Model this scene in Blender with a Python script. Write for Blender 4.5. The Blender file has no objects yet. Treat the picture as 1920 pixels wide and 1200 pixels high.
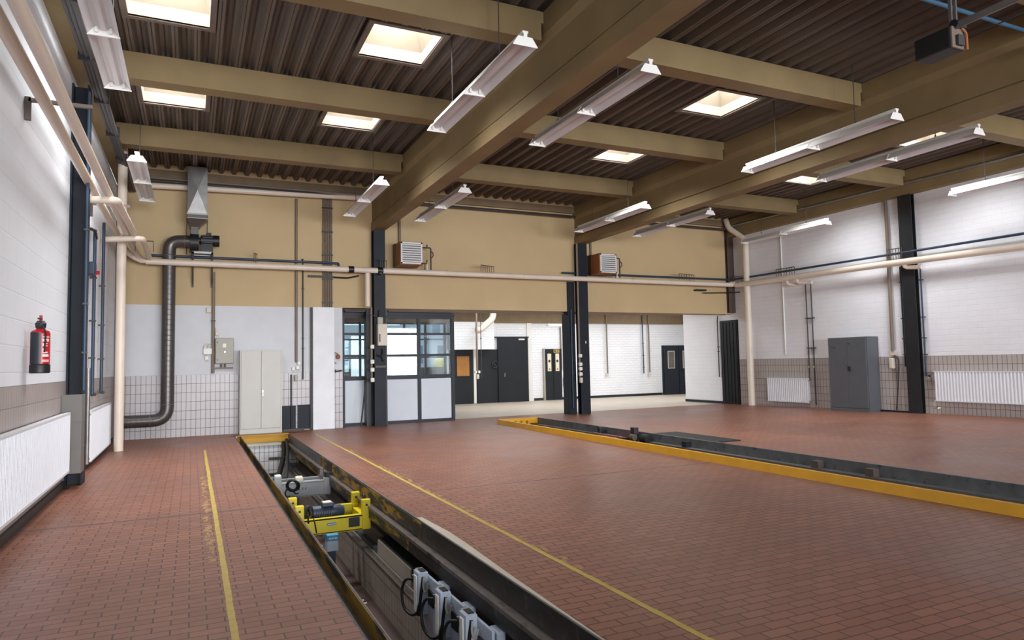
import bpy, math, random
from mathutils import Vector, Matrix
random.seed(7)
SC = bpy.context.scene
COL = SC.collection
PI = math.pi

# ------------------------------------------------------------------ camera
yaw, pit, rol = 0.4387, 0.0628, -0.0196
fw = Vector((math.sin(yaw)*math.cos(pit), math.cos(yaw)*math.cos(pit), math.sin(pit)))
r0 = Vector((math.cos(yaw), -math.sin(yaw), 0)); u0 = r0.cross(fw)
rt = r0*math.cos(rol) + u0*math.sin(rol); up = -r0*math.sin(rol) + u0*math.cos(rol)
cd = bpy.data.cameras.new('camera'); cam = bpy.data.objects.new('camera', cd); COL.objects.link(cam)
cam.matrix_world = Matrix(((rt.x, up.x, -fw.x, 0), (rt.y, up.y, -fw.y, 0), (rt.z, up.z, -fw.z, 1.5), (0, 0, 0, 1)))
cd.sensor_width = 36; cd.lens = 1282.42/1920*36; cd.clip_start = 0.05; cd.clip_end = 400
SC.camera = cam

# ------------------------------------------------------------------ light
SC.view_settings.view_transform = 'Standard'; SC.view_settings.look = 'None'
SC.view_settings.gamma = 1; SC.view_settings.use_curve_mapping = False
SC.view_settings.exposure = 0.1
W = bpy.data.worlds.new('overcast'); SC.world = W; W.use_nodes = True
bg = W.node_tree.nodes['Background']; bg.inputs[0].default_value = (0.90, 0.95, 1.0, 1); bg.inputs[1].default_value = 1.9

def area(name, loc, rot, sx, sy, power, col, spread=math.pi):
    l = bpy.data.lights.new(name, 'AREA'); l.shape = 'RECTANGLE'; l.size = sx; l.size_y = sy
    l.energy = power; l.color = col; l.spread = spread
    o = bpy.data.objects.new(name, l); COL.objects.link(o); o.location = loc; o.rotation_euler = rot
    return o
# daylight entering by the three glazed gates of the front wall, behind the camera
for gx, gp in ((1.35, 1500), (7.3, 1350), (13.2, 1250)):
    area('gate_daylight', (gx, -13.9, 2.3), (-PI/2, 0, PI), 4.2, 3.8, gp, (0.92, 0.962, 1.0))
SKYLIGHT_W = 75
# area lamps added out of sight above the lintel for the rear hall's daylight
for rx in (9.5, 13.0, 17.5):
    area('rear_daylight', (rx, 21.0, 3.85), (0, 0, 0), 2.6, 3.0, 125, (0.97, 0.98, 1.0))

# ------------------------------------------------------------------ materials
def lin(c):
    return tuple(((v/255)/12.92 if v/255 <= .04045 else ((v/255+.055)/1.055)**2.4) for v in c) + (1,)

def nd(nt, t, **kw):
    n = nt.nodes.new(t)
    for k, v in kw.items(): setattr(n, k, v)
    return n

def mat(name, c, rough=.55, metal=0., var=.12, vscale=3., bump=0., bscale=40., c2=None, c2at=.6, c2scale=2., spec=.5, stretch=(1, 1, 1)):
    m = bpy.data.materials.new(name); m.use_nodes = True; nt = m.node_tree; L = nt.links
    b = nt.nodes['Principled BSDF']; b.inputs['Roughness'].default_value = rough; b.inputs['Metallic'].default_value = metal
    b.inputs['Specular IOR Level'].default_value = spec
    g = nd(nt, 'ShaderNodeNewGeometry')
    mp = nd(nt, 'ShaderNodeMapping'); mp.inputs['Scale'].default_value = stretch
    L.new(g.outputs['Position'], mp.inputs['Vector'])
    n = nd(nt, 'ShaderNodeTexNoise'); n.inputs['Scale'].default_value = vscale; n.inputs['Detail'].default_value = 5
    L.new(mp.outputs[0], n.inputs['Vector'])
    mr = nd(nt, 'ShaderNodeMapRange'); mr.inputs[1].default_value = .3; mr.inputs[2].default_value = .7
    mr.inputs[3].default_value = 1-var; mr.inputs[4].default_value = 1+var
    L.new(n.outputs[0], mr.inputs[0])
    mx = nd(nt, 'ShaderNodeMix', data_type='RGBA', blend_type='MULTIPLY'); mx.inputs[0].default_value = 1
    col = nd(nt, 'ShaderNodeRGB'); col.outputs[0].default_value = lin(c)
    src = col.outputs[0]
    if c2:
        n2 = nd(nt, 'ShaderNodeTexNoise'); n2.inputs['Scale'].default_value = c2scale; n2.inputs['Detail'].default_value = 8; n2.inputs['Roughness'].default_value = .65
        L.new(mp.outputs[0], n2.inputs['Vector'])
        r2 = nd(nt, 'ShaderNodeMapRange'); r2.inputs[1].default_value = c2at-.04; r2.inputs[2].default_value = c2at+.04
        L.new(n2.outputs[0], r2.inputs[0])
        m2 = nd(nt, 'ShaderNodeMix', data_type='RGBA'); m2.inputs[7].default_value = lin(c2)
        L.new(r2.outputs[0], m2.inputs[0]); L.new(src, m2.inputs[6]); src = m2.outputs[2]
    L.new(src, mx.inputs[6]); L.new(mr.outputs[0], mx.inputs[7])
    L.new(mx.outputs[2], b.inputs['Base Color'])
    if bump:
        nb = nd(nt, 'ShaderNodeTexNoise'); nb.inputs['Scale'].default_value = bscale; nb.inputs['Detail'].default_value = 4
        L.new(mp.outputs[0], nb.inputs['Vector'])
        bp = nd(nt, 'ShaderNodeBump'); bp.inputs['Strength'].default_value = bump; bp.inputs['Distance'].default_value = .01
        L.new(nb.outputs[0], bp.inputs['Height']); L.new(bp.outputs[0], b.inputs['Normal'])
    return m

def brickmat(name, axes, c1, c2, mortar, w, h, ms, off=.5, offz=0., offx=0., rough=.5, bumpd=.002, var=.1, vscale=1., spec=.5, rvar=0., msmooth=.1, stain=None):
    """bricks or tiles laid in the plane of two world axes (0 x, 1 y, 2 z)"""
    m = bpy.data.materials.new(name); m.use_nodes = True; nt = m.node_tree; L = nt.links
    b = nt.nodes['Principled BSDF']; b.inputs['Roughness'].default_value = rough; b.inputs['Specular IOR Level'].default_value = spec
    g = nd(nt, 'ShaderNodeNewGeometry'); s = nd(nt, 'ShaderNodeSeparateXYZ'); c = nd(nt, 'ShaderNodeCombineXYZ')
    L.new(g.outputs['Position'], s.inputs[0]); L.new(s.outputs[axes[0]], c.inputs[0]); L.new(s.outputs[axes[1]], c.inputs[1])
    mp = nd(nt, 'ShaderNodeMapping'); mp.inputs['Location'].default_value = (offx+100*w, offz+100*h, 0); L.new(c.outputs[0], mp.inputs['Vector'])
    t = nd(nt, 'ShaderNodeTexBrick'); t.offset = off; t.inputs['Scale'].default_value = 1; t.inputs['Mortar Size'].default_value = ms
    t.inputs['Mortar Smooth'].default_value = msmooth; t.inputs['Brick Width'].default_value = w; t.inputs['Row Height'].default_value = h
    t.inputs['Color1'].default_value = lin(c1); t.inputs['Color2'].default_value = lin(c2); t.inputs['Mortar'].default_value = lin(mortar)
    L.new(mp.outputs[0], t.inputs['Vector'])
    n = nd(nt, 'ShaderNodeTexNoise'); n.inputs['Scale'].default_value = vscale; n.inputs['Detail'].default_value = 6
    L.new(g.outputs['Position'], n.inputs['Vector'])
    mr = nd(nt, 'ShaderNodeMapRange'); mr.inputs[1].default_value = .3; mr.inputs[2].default_value = .7
    mr.inputs[3].default_value = 1-var; mr.inputs[4].default_value = 1+var; L.new(n.outputs[0], mr.inputs[0])
    mx = nd(nt, 'ShaderNodeMix', data_type='RGBA', blend_type='MULTIPLY'); mx.inputs[0].default_value = 1
    L.new(t.outputs[0], mx.inputs[6]); L.new(mr.outputs[0], mx.inputs[7])
    out = mx.outputs[2]
    if stain:
        n2 = nd(nt, 'ShaderNodeTexNoise'); n2.inputs['Scale'].default_value = stain[1]; n2.inputs['Detail'].default_value = 9; n2.inputs['Roughness'].default_value = .7
        L.new(g.outputs['Position'], n2.inputs['Vector'])
        r2 = nd(nt, 'ShaderNodeMapRange'); r2.inputs[1].default_value = stain[2]; r2.inputs[2].default_value = stain[2]+.03
        L.new(n2.outputs[0], r2.inputs[0])
        m2 = nd(nt, 'ShaderNodeMix', data_type='RGBA'); m2.inputs[7].default_value = lin(stain[0])
        L.new(r2.outputs[0], m2.inputs[0]); L.new(out, m2.inputs[6]); out = m2.outputs[2]
    L.new(out, b.inputs['Base Color'])
    if rvar:
        r3 = nd(nt, 'ShaderNodeMapRange'); r3.inputs[1].default_value = .3; r3.inputs[2].default_value = .7
        r3.inputs[3].default_value = rough-rvar; r3.inputs[4].default_value = rough+rvar
        L.new(n.outputs[0], r3.inputs[0]); L.new(r3.outputs[0], b.inputs['Roughness'])
    bp = nd(nt, 'ShaderNodeBump'); bp.inputs['Strength'].default_value = .8; bp.inputs['Distance'].default_value = bumpd; bp.invert = True
    L.new(t.outputs['Fac'], bp.inputs['Height'])
    nb = nd(nt, 'ShaderNodeTexNoise'); nb.inputs['Scale'].default_value = 30; L.new(g.outputs['Position'], nb.inputs['Vector'])
    b2 = nd(nt, 'ShaderNodeBump'); b2.inputs['Strength'].default_value = .12; b2.inputs['Distance'].default_value = .006
    L.new(nb.outputs[0], b2.inputs['Height']); L.new(bp.outputs[0], b2.inputs['Normal']); L.new(b2.outputs[0], b.inputs['Normal'])
    return m

def emit(name, c, s):
    m = bpy.data.materials.new(name); m.use_nodes = True; b = m.node_tree.nodes['Principled BSDF']
    b.inputs['Base Color'].default_value = lin(c); b.inputs['Emission Color'].default_value = lin(c); b.inputs['Emission Strength'].default_value = s
    return m

def glassmat(name, tint=(230, 238, 240)):
    m = bpy.data.materials.new(name); m.use_nodes = True; nt = m.node_tree; L = nt.links
    nt.nodes.remove(nt.nodes['Principled BSDF'])
    tr = nd(nt, 'ShaderNodeBsdfTransparent'); tr.inputs[0].default_value = lin(tint)
    gl = nd(nt, 'ShaderNodeBsdfGlossy'); gl.inputs['Roughness'].default_value = .02
    fr = nd(nt, 'ShaderNodeFresnel'); fr.inputs[0].default_value = 1.45
    mx = nd(nt, 'ShaderNodeMixShader'); L.new(fr.outputs[0], mx.inputs[0]); L.new(tr.outputs[0], mx.inputs[1]); L.new(gl.outputs[0], mx.inputs[2])
    L.new(mx.outputs[0], nt.nodes['Material Output'].inputs[0])
    return m

M = dict(
 floor=brickmat('red_floor_tiles', (0, 1), (147, 99, 80), (133, 88, 71), (84, 55, 45), .195, .0885, .005, rough=.42, bumpd=.0015, var=.13, vscale=.55, rvar=.07, spec=.36, stain=((160, 124, 106), 26, .72)),
 concrete_floor=mat('smooth_concrete', (196, 186, 170), .5, var=.08, vscale=1.5),
 tile_back=brickmat('pale_wall_tiles', (0, 2), (182, 175, 177), (188, 181, 183), (84, 75, 78), 0.1, .2, .005, off=0, offz=-.175, rough=.3, var=.04),
 tile_left=brickmat('beige_wall_tiles_left', (1, 2), (170, 158, 154), (176, 163, 158), (124, 113, 110), 0.1, .2, .004, off=0, offz=-.175, rough=.35, var=.05),
 tile_right=brickmat('beige_wall_tiles_right', (1, 2), (180, 170, 166), (186, 176, 172), (100, 91, 87), 0.1, .2, .005, off=0, offz=-.075, rough=.35, var=.05),
 tile_pit_end=brickmat('pit_end_tiles', (0, 2), (236, 234, 236), (240, 238, 240), (110, 104, 106), 0.1, .2, .005, off=0, rough=.3, var=.06),
 tile_pit=brickmat('pit_side_tiles', (1, 2), (160, 148, 138), (170, 158, 147), (92, 82, 76), 0.1, .2, .005, off=0, rough=.35, var=.12),
 white_left=brickmat('white_block_wall_left', (1, 2), (240, 244, 250), (238, 242, 248), (234, 238, 244), .62, .25, .008, rough=.6, bumpd=.002, var=.03, msmooth=.6),
 white_right=brickmat('white_brick_wall_right', (1, 2), (238, 239, 244), (236, 237, 242), (230, 231, 236), .42, .13, .008, rough=.6, bumpd=.002, var=.04, msmooth=.7),
 white_back=mat('white_wall_paint', (212, 214, 219), .6, var=.03),
 white_rear=brickmat('white_brick_wall_rear', (0, 2), (238, 239, 242), (236, 237, 240), (230, 231, 234), .3, .1, .008, rough=.6, bumpd=.008, var=.03, msmooth=.5),
 pilaster_white=mat('pilaster_paint', (236, 238, 242), .6, var=.04),
 beige=mat('beige_wall_paint', (200, 175, 133), .65, var=.05, vscale=.9, bump=.05),
 concrete=mat('olive_beige_concrete', (136, 116, 80), .7, var=.13, vscale=1.4, bump=.1, bscale=25, c2=(100, 83, 54), c2at=.72, c2scale=9),
 band=mat('brown_concrete', (132, 112, 86), .75, var=.1),
 deck=mat('brown_roof_sheet', (104, 94, 86), .5, metal=.1, var=.16, vscale=1.4, c2=(70, 62, 56), c2at=.68, c2scale=1.6, stretch=(7, .4, 1)),
 casing=mat('warm_grey_casing', (112, 108, 104), .5, var=.06),
 worn_line=mat('faded_line_paint', (160, 124, 78), .6, var=.15, vscale=9),
 trimbrown=mat('grey_brown_sheet', (112, 99, 90), .5, var=.1),
 cream_liner=mat('cream_shaft_lining', (214, 205, 188), .6, var=.05),
 white_liner=mat('white_shaft_lining', (240, 236, 226), .6, var=.03),
 steel=mat('dark_blue_steel', (29, 34, 43), .5, var=.12, vscale=4, spec=.25),
 steel2=mat('black_steel', (31, 33, 36), .45, var=.15, vscale=5),
 brownsteel=mat('brown_grey_steel', (88, 76, 70), .5, var=.1),
 cream_pipe=mat('cream_pipe_paint', (228, 214, 198), .4, var=.04, vscale=2),
 bluepipe=mat('blue_grey_pipe', (44, 62, 84), .4, var=.1),
 skyblue=mat('light_blue_pipe', (52, 88, 114), .45, var=.08),
 conduit=mat('grey_brown_conduit', (128, 114, 100), .5, var=.08),
 dconduit=mat('dark_grey_conduit', (62, 60, 60), .5, var=.1),
 lamp=mat('white_lamp_enamel', (232, 230, 226), .35, var=.02),
 lamp_in=mat('lamp_reflector_enamel', (222, 221, 224), .3, var=.03),
 rad=mat('white_radiator_enamel', (228, 230, 236), .35, var=.02),
 galv=mat('galvanised_sheet', (148, 146, 144), .38, metal=.75, var=.14, vscale=6),
 duct=mat('dark_grey_duct', (98, 94, 92), .33, metal=.6, var=.1),
 black=mat('black_plastic', (24, 24, 26), .45, var=.1),
 rubber=mat('black_rubber', (18, 18, 19), .6, var=.1),
 cab_light=mat('pale_grey_locker_paint', (194, 191, 184), .42, var=.03),
 cab_dark=mat('slate_grey_locker_paint', (88, 91, 97), .42, var=.06),
 boxgrey=mat('grey_beige_enamel', (166, 163, 150), .45, var=.04),
 boxcream=mat('cream_box_enamel', (214, 205, 188), .45, var=.04),
 white=mat('white_plastic', (232, 230, 224), .4, var=.02),
 chrome=mat('chrome', (200, 200, 200), .2, metal=1, var=.02),
 panel=mat('white_door_panel', (214, 220, 230), .4, var=.02),
 doorframe=mat('slate_door_frame', (42, 47, 57), .45, var=.06, spec=.3),
 doorblack=mat('charcoal_door_paint', (30, 33, 38), .45, var=.08, spec=.3),
 red=mat('red_enamel', (192, 22, 34), .3, var=.03),
 ext_black=mat('extinguisher_sleeve', (30, 38, 46), .4, var=.05),
 heater=mat('orange_brown_heater_paint', (150, 94, 52), .45, var=.12),
 heater_side=mat('brown_heater_side', (84, 56, 36), .5, var=.15),
 louvre=mat('white_louvre', (226, 226, 226), .4, var=.03),
 yellow=mat('yellow_jack_paint', (214, 194, 20), .4, var=.06, c2=(170, 146, 26), c2at=.68, c2scale=8),
 curb=mat('amber_curb_paint', (206, 150, 10), .5, var=.08, vscale=4, c2=(150, 108, 22), c2at=.69, c2scale=7),
 wornyellow=mat('worn_yellow_black_paint', (46, 43, 38), .5, var=.2, c2=(150, 114, 24), c2at=.53, c2scale=1.7, stretch=(1, 1.2, 5)),
 wornyellow2=mat('worn_amber_rim_paint', (46, 42, 34), .5, var=.2, c2=(140, 106, 26), c2at=.49, c2scale=1.2, stretch=(1, 1, 7)),
 oily=mat('oily_black_steel', (44, 42, 40), .42, var=.25, vscale=7, c2=(74, 66, 58), c2at=.6, c2scale=9),
 rail=mat('worn_steel_rail', (112, 102, 96), .42, metal=.35, var=.25, vscale=5, c2=(58, 50, 46), c2at=.58, c2scale=5, stretch=(4, .8, 1)),
 rimsteel=mat('grey_rim_steel', (94, 97, 100), .45, metal=.2, var=.22, vscale=5, c2=(60, 62, 66), c2at=.6, c2scale=6),
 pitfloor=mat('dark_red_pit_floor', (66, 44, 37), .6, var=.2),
 pitdark=mat('dark_pit_concrete', (72, 66, 62), .7, var=.2),  # dark grey-brown of the pit walls and niche
 greybeam=mat('grey_jack_paint', (150, 152, 156), .4, var=.08),
 bluegrey=mat('pale_blue_grey_plastic', (184, 196, 214), .4, var=.08),
 beigeplastic=mat('beige_grey_plastic', (168, 158, 146), .45, var=.1),
 motorblue=mat('navy_motor_paint', (44, 54, 76), .45, var=.15),
 blue=mat('blue_label', (40, 110, 190), .4, var=.05),
 lightblue=mat('light_blue_cover', (70, 150, 190), .4, var=.08),
 line=mat('yellow_line_paint', (184, 158, 74), .6, var=.12, vscale=9, c2=(150, 112, 76), c2at=.66, c2scale=14),
 paper=mat('cream_sign', (222, 212, 188), .6, var=.05),
 orange=mat('amber_pane', (176, 120, 56), .6, var=.2),  # flat orange-brown of the pane in the dark rear door
 opal=emit('opal_dome', (255, 253, 250), 4.6),
 glass=glassmat('clear_glass'),
 asphalt=mat('asphalt', (120, 120, 122), .8, var=.1),
 facade=mat('white_facade', (186, 190, 196), .7, var=.03),
 facade2=mat('pale_grey_facade', (168, 178, 190), .7, var=.03),
 winblue=mat('facade_window', (96, 116, 140), .2, var=.1),
 hedge=mat('dark_hedge_wall', (70, 72, 68), .8, var=.3, vscale=5),
 carpaint=mat('yellow_van_paint', (226, 196, 70), .35, var=.03),
)
# spiral seam of the duct: a fine wave along its length
def spiral(m):
    nt = m.node_tree; L = nt.links; b = nt.nodes['Principled BSDF']
    g = nd(nt, 'ShaderNodeNewGeometry'); s = nd(nt, 'ShaderNodeSeparateXYZ'); L.new(g.outputs['Position'], s.inputs[0])
    a = nd(nt, 'ShaderNodeMath', operation='MULTIPLY'); a.inputs[1].default_value = 1/.115; L.new(s.outputs[2], a.inputs[0])
    x = nd(nt, 'ShaderNodeMath', operation='MULTIPLY_ADD'); x.inputs[1].default_value = 1.2; L.new(s.outputs[0], x.inputs[0]); L.new(a.outputs[0], x.inputs[2])
    f = nd(nt, 'ShaderNodeMath', operation='FRACT'); L.new(x.outputs[0], f.inputs[0])
    c = nd(nt, 'ShaderNodeMath', operation='LESS_THAN'); c.inputs[1].default_value = .12; L.new(f.outputs[0], c.inputs[0])
    bp = nd(nt, 'ShaderNodeBump'); bp.inputs['Distance'].default_value = .01; L.new(c.outputs[0], bp.inputs['Height']); L.new(bp.outputs[0], b.inputs['Normal'])
spiral(M['duct'])

# ------------------------------------------------------------------ mesh builder
ORG = {}
class MB:
    def __init__(s): s.v = []; s.f = []; s.mi = []; s.cur = 0
    def add(s, vs, fs):
        n = len(s.v); s.v += [Vector(p) for p in vs]; s.f += [tuple(i+n for i in q) for q in fs]; s.mi += [s.cur]*len(fs); return s
    def box(s, x0, x1, y0, y1, z0, z1):
        return s.add([(x0,y0,z0),(x1,y0,z0),(x1,y1,z0),(x0,y1,z0),(x0,y0,z1),(x1,y0,z1),(x1,y1,z1),(x0,y1,z1)],
                     [(0,3,2,1),(4,5,6,7),(0,1,5,4),(1,2,6,5),(2,3,7,6),(3,0,4,7)])
    def bbox(s, x0, x1, y0, y1, z0, z1, b=.01):
        """box with chamfered edges"""
        import bmesh
        bm = bmesh.new(); vs = [bm.verts.new(p) for p in [(x0,y0,z0),(x1,y0,z0),(x1,y1,z0),(x0,y1,z0),(x0,y0,z1),(x1,y0,z1),(x1,y1,z1),(x0,y1,z1)]]
        for q in [(0,3,2,1),(4,5,6,7),(0,1,5,4),(1,2,6,5),(2,3,7,6),(3,0,4,7)]: bm.faces.new([vs[i] for i in q])
        bmesh.ops.bevel(bm, geom=bm.edges[:], offset=b, segments=2, affect='EDGES', profile=.5)
        bm.verts.index_update()
        s.add([v.co.copy() for v in bm.verts], [[v.index for v in f.verts] for f in bm.faces]); bm.free(); return s
    def prism(s, prof, axis, a, b):
        """2-D outline pushed along one axis: axis x -> (y,z), y -> (x,z), z -> (x,y)"""
        def P(u, w, t): return {'x': (t, u, w), 'y': (u, t, w), 'z': (u, w, t)}[axis]
        n = len(prof); vs = [P(u, w, a) for u, w in prof] + [P(u, w, b) for u, w in prof]
        fs = [(i, (i+1) % n, (i+1) % n+n, i+n) for i in range(n)] + [tuple(range(n-1, -1, -1)), tuple(range(n, 2*n))]
        return s.add(vs, fs)
    def sheet(s, prof, axis, a, b):
        """open outline pushed along one axis"""
        def P(u, w, t): return {'x': (t, u, w), 'y': (u, t, w), 'z': (u, w, t)}[axis]
        n = len(prof); vs = [P(u, w, a) for u, w in prof] + [P(u, w, b) for u, w in prof]
        return s.add(vs, [(i, i+1, i+1+n, i+n) for i in range(n-1)])
    def tube(s, pts, r, n=14, cap=True, bend=0., closed=False):
        pts = [Vector(p) for p in pts]
        if bend:
            q = [pts[0]]
            for i in range(1, len(pts)-1):
                a, b, c = pts[i-1], pts[i], pts[i+1]
                d1 = (a-b); d2 = (c-b); e = min(bend, d1.length*.49, d2.length*.49)
                p1 = b+d1.normalized()*e; p2 = b+d2.normalized()*e
                for k in range(7):
                    t = k/6; q.append(p1*(1-t)**2 + b*2*t*(1-t) + p2*t*t)
            q.append(pts[-1]); pts = q
        rs = r if isinstance(r, (list, tuple)) else [r]*len(pts)
        T = []
        for i in range(len(pts)):
            a = pts[max(i-1, 0)]; b = pts[min(i+1, len(pts)-1)]; T.append((b-a).normalized())
        ref = Vector((0, 0, 1)) if abs(T[0].z) < .9 else Vector((1, 0, 0))
        N = (ref - T[0]*ref.dot(T[0])).normalized(); vs = []; fs = []
        for i, p in enumerate(pts):
            N = (N - T[i]*N.dot(T[i])).normalized(); B = T[i].cross(N)
            for k in range(n):
                a = 2*PI*k/n; vs.append(p + (N*math.cos(a) + B*math.sin(a))*rs[i])
            if i:
                for k in range(n):
                    fs.append(((i-1)*n+k, (i-1)*n+(k+1) % n, i*n+(k+1) % n, i*n+k))
        if cap: fs += [tuple(range(n-1, -1, -1)), tuple(range((len(pts)-1)*n, len(pts)*n))]
        return s.add(vs, fs)
    def ring(s, c, ax, R, r, n=28, m=8):
        c = Vector(c); ax = Vector(ax).normalized(); u = ax.orthogonal().normalized(); w = ax.cross(u); vs = []; fs = []
        for i in range(n):
            a = 2*PI*i/n; d = u*math.cos(a)+w*math.sin(a)
            for k in range(m):
                b = 2*PI*k/m; vs.append(c + d*(R+r*math.cos(b)) + ax*r*math.sin(b))
        for i in range(n):
            for k in range(m): fs.append((i*m+k, ((i+1) % n)*m+k, ((i+1) % n)*m+(k+1) % m, i*m+(k+1) % m))
        return s.add(vs, fs)
    def lathe(s, c, prof, n=24):
        """(radius, height) outline turned about the vertical through c"""
        vs = []; fs = []
        for r, z in prof:
            for k in range(n):
                a = 2*PI*k/n; vs.append((c[0]+r*math.cos(a), c[1]+r*math.sin(a), c[2]+z))
        for i in range(len(prof)-1):
            for k in range(n): fs.append((i*n+k, i*n+(k+1) % n, (i+1)*n+(k+1) % n, (i+1)*n+k))
        fs += [tuple(range(n-1, -1, -1)), tuple(range((len(prof)-1)*n, len(prof)*n))]
        return s.add(vs, fs)
    def build(s, name, m, parent=None, smooth=False, label=None, **kw):
        if parent is None:
            xs = [p.x for p in s.v]; ys = [p.y for p in s.v]; zs = [p.z for p in s.v]
            o0 = Vector(((min(xs)+max(xs))/2, (min(ys)+max(ys))/2, min(zs)))
        else: o0 = ORG[parent.name]
        me = bpy.data.meshes.new(name); me.from_pydata([tuple(p-o0) for p in s.v], [], s.f)
        for mm in (m if isinstance(m, (list, tuple)) else [m]): me.materials.append(M[mm])
        for i, p in enumerate(me.polygons): p.material_index = s.mi[i]
        me.update()
        if smooth:
            me.polygons.foreach_set('use_smooth', [True]*len(me.polygons))
            try: me.set_sharp_from_angle(angle=math.radians(38))
            except Exception: pass
        o = bpy.data.objects.new(name, me); COL.objects.link(o)
        if parent is None: o.location = o0
        else: o.parent = parent
        ORG[o.name] = o0
        if label: o['label'] = label
        for k, v in kw.items(): o[k] = v
        return o

def tag(o, label, cat, group=None, kind=None):
    o['label'] = label; o['category'] = cat
    if group: o['group'] = group
    if kind: o['kind'] = kind
    return o
def thing(name, label, cat, loc=(0, 0, 0), group=None, kind=None):
    o = bpy.data.objects.new(name, None); o.empty_display_size = .1; COL.objects.link(o); o.location = loc; ORG[o.name] = Vector(loc)
    return tag(o, label, cat, group, kind)
def dup(root, loc, label, group=None):
    """a copy of a thing with copies of its parts and sub-parts"""
    r = root.copy(); COL.objects.link(r); r.location = loc; r['label'] = label
    if group: r['group'] = group
    for ch in list(root.children):
        c = ch.copy(); COL.objects.link(c); c.parent = r
        for g in list(ch.children):
            d = g.copy(); COL.objects.link(d); d.parent = c
    return r
def struct(mb, name, m, label, cat, **kw):
    return tag(mb.build(name, m, **kw), label, cat, kind='structure')

exec_parts = []
# ------------------------------------------------------------------ the shell
XL, XR, YB, YF, ZD = -1.5, 16.0, 17.1, -14.2, 6.02
def fz(x, y):
    """height of the tiled floor: it falls gently away from the right wall"""
    if x <= 9: return 0.
    return (x-9)/7*(.04+(15.8-min(max(y, 2.), 17.8))*.0115)
PIT1 = (.88, 2.02, .4, 16.45); PIT2 = (6.88, 8.02, .8, 15.68)
FY1 = 17.75
mb = MB()
xs = sorted({XL-.1, -1.0, PIT1[0], PIT1[1], 4.4, PIT2[0], PIT2[1], 9., 10.2, 11.4, 12.6, 13.8, 15., XR+.1})
ys = sorted({YF-.2, 0., PIT1[2], PIT2[2], 3., 5., 7., 9., 11., 13., 15., PIT1[3], PIT2[3], FY1})
idx = {}; vs = []; fs = []
for i, x in enumerate(xs):
    for j, y in enumerate(ys): idx[i, j] = len(vs); vs.append((x, y, fz(x, y)))
for i in range(len(xs)-1):
    for j in range(len(ys)-1):
        cx, cy = (xs[i]+xs[i+1])/2, (ys[j]+ys[j+1])/2
        if any(p[0] < cx < p[1] and p[2] < cy < p[3] for p in (PIT1, PIT2)): continue
        fs.append((idx[i, j], idx[i+1, j], idx[i+1, j+1], idx[i, j+1]))
mb.add(vs, fs)
struct(mb, 'floor', 'floor', 'red brick-tiled floor of the workshop hall', 'floor')
struct(MB().box(3.2, 23., FY1, 24.3, -.2, .004), 'floor_rear', 'concrete_floor', 'pale smooth concrete floor of the hall behind the lintel', 'floor')

# left wall: beige tiles below, white painted block work above
struct(MB().box(XL-.3, XL, YF, YB+.3, 0, 1.378), 'wall_left_tiled', 'tile_left', 'beige tiled lower part of the left wall', 'wall')
struct(MB().box(XL-.3, XL-.004, YF, YB+.3, 1.378, 5.55), 'wall_left', 'white_left', 'white painted block work of the left wall above its tiles', 'wall')
struct(MB().box(XL, XL+.03, YF, 10.6, 0, .09).box(XL, XL+.03, 11.1, YB, 0, .09), 'foot_strip_left', 'steel2', 'black strip along the foot of the left wall', 'baseboard')  # thin black strip where wall and floor meet
# back wall
struct(MB().box(XL, 3.38, YB, YB+.3, 0, 1.372), 'wall_back_tiled', 'tile_back', 'pale tiled lower part of the back wall behind the pale cabinet', 'wall')
struct(MB().box(XL, 3.38, YB+.003, YB+.3, 1.372, 2.95), 'wall_back_white', 'white_back', 'white painted band of the back wall above its tiles', 'wall')
struct(MB().box(XL, XR, YB, YB+.3, 2.95, 6.2), 'wall_back', 'beige', 'beige painted upper back wall over the wide opening', 'wall')
# right wall
struct(MB().box(XR, XR+.3, YF, 16.9, -.1, 1.475).box(XR, XR+.3, 16.9, 16.905, 0, 1.475), 'wall_right_tiled', 'tile_right', 'beige tiled lower part of the right wall', 'wall')
struct(MB().box(XR+.004, XR+.3, YF, 16.9, 1.475, 5.55).box(XR+.004, XR+.3, 16.9, 17.72, 2.76, 5.55)
       .box(XR+.004, XR+.3, 17.72, 19.62, .0, 3.6), 'wall_right', 'white_right', 'white painted brickwork of the right wall above its tiles', 'wall')
struct(MB().box(XR-.02, XR+.004, 17.74, 19.62, .02, .1).box(XR-.02, XR+.3, 19.6, 19.62, .02, .1), 'baseboard_right', 'steel2', 'black skirting below the white wall piece beside the dark corner door', 'baseboard')
# front wall behind the camera, with three gate openings
mb = MB().box(XL-.3, XR+.3, YF-.3, YF, 4.3, 6.3)
for a, b in ((XL-.3, -.8), (3.5, 5.1), (9.5, 11.), (15.4, XR+.3)): mb.box(a, b, YF-.3, YF, -.1, 4.3)
struct(mb, 'wall_front', 'white_left', 'white front wall with three gate openings', 'wall')
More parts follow.
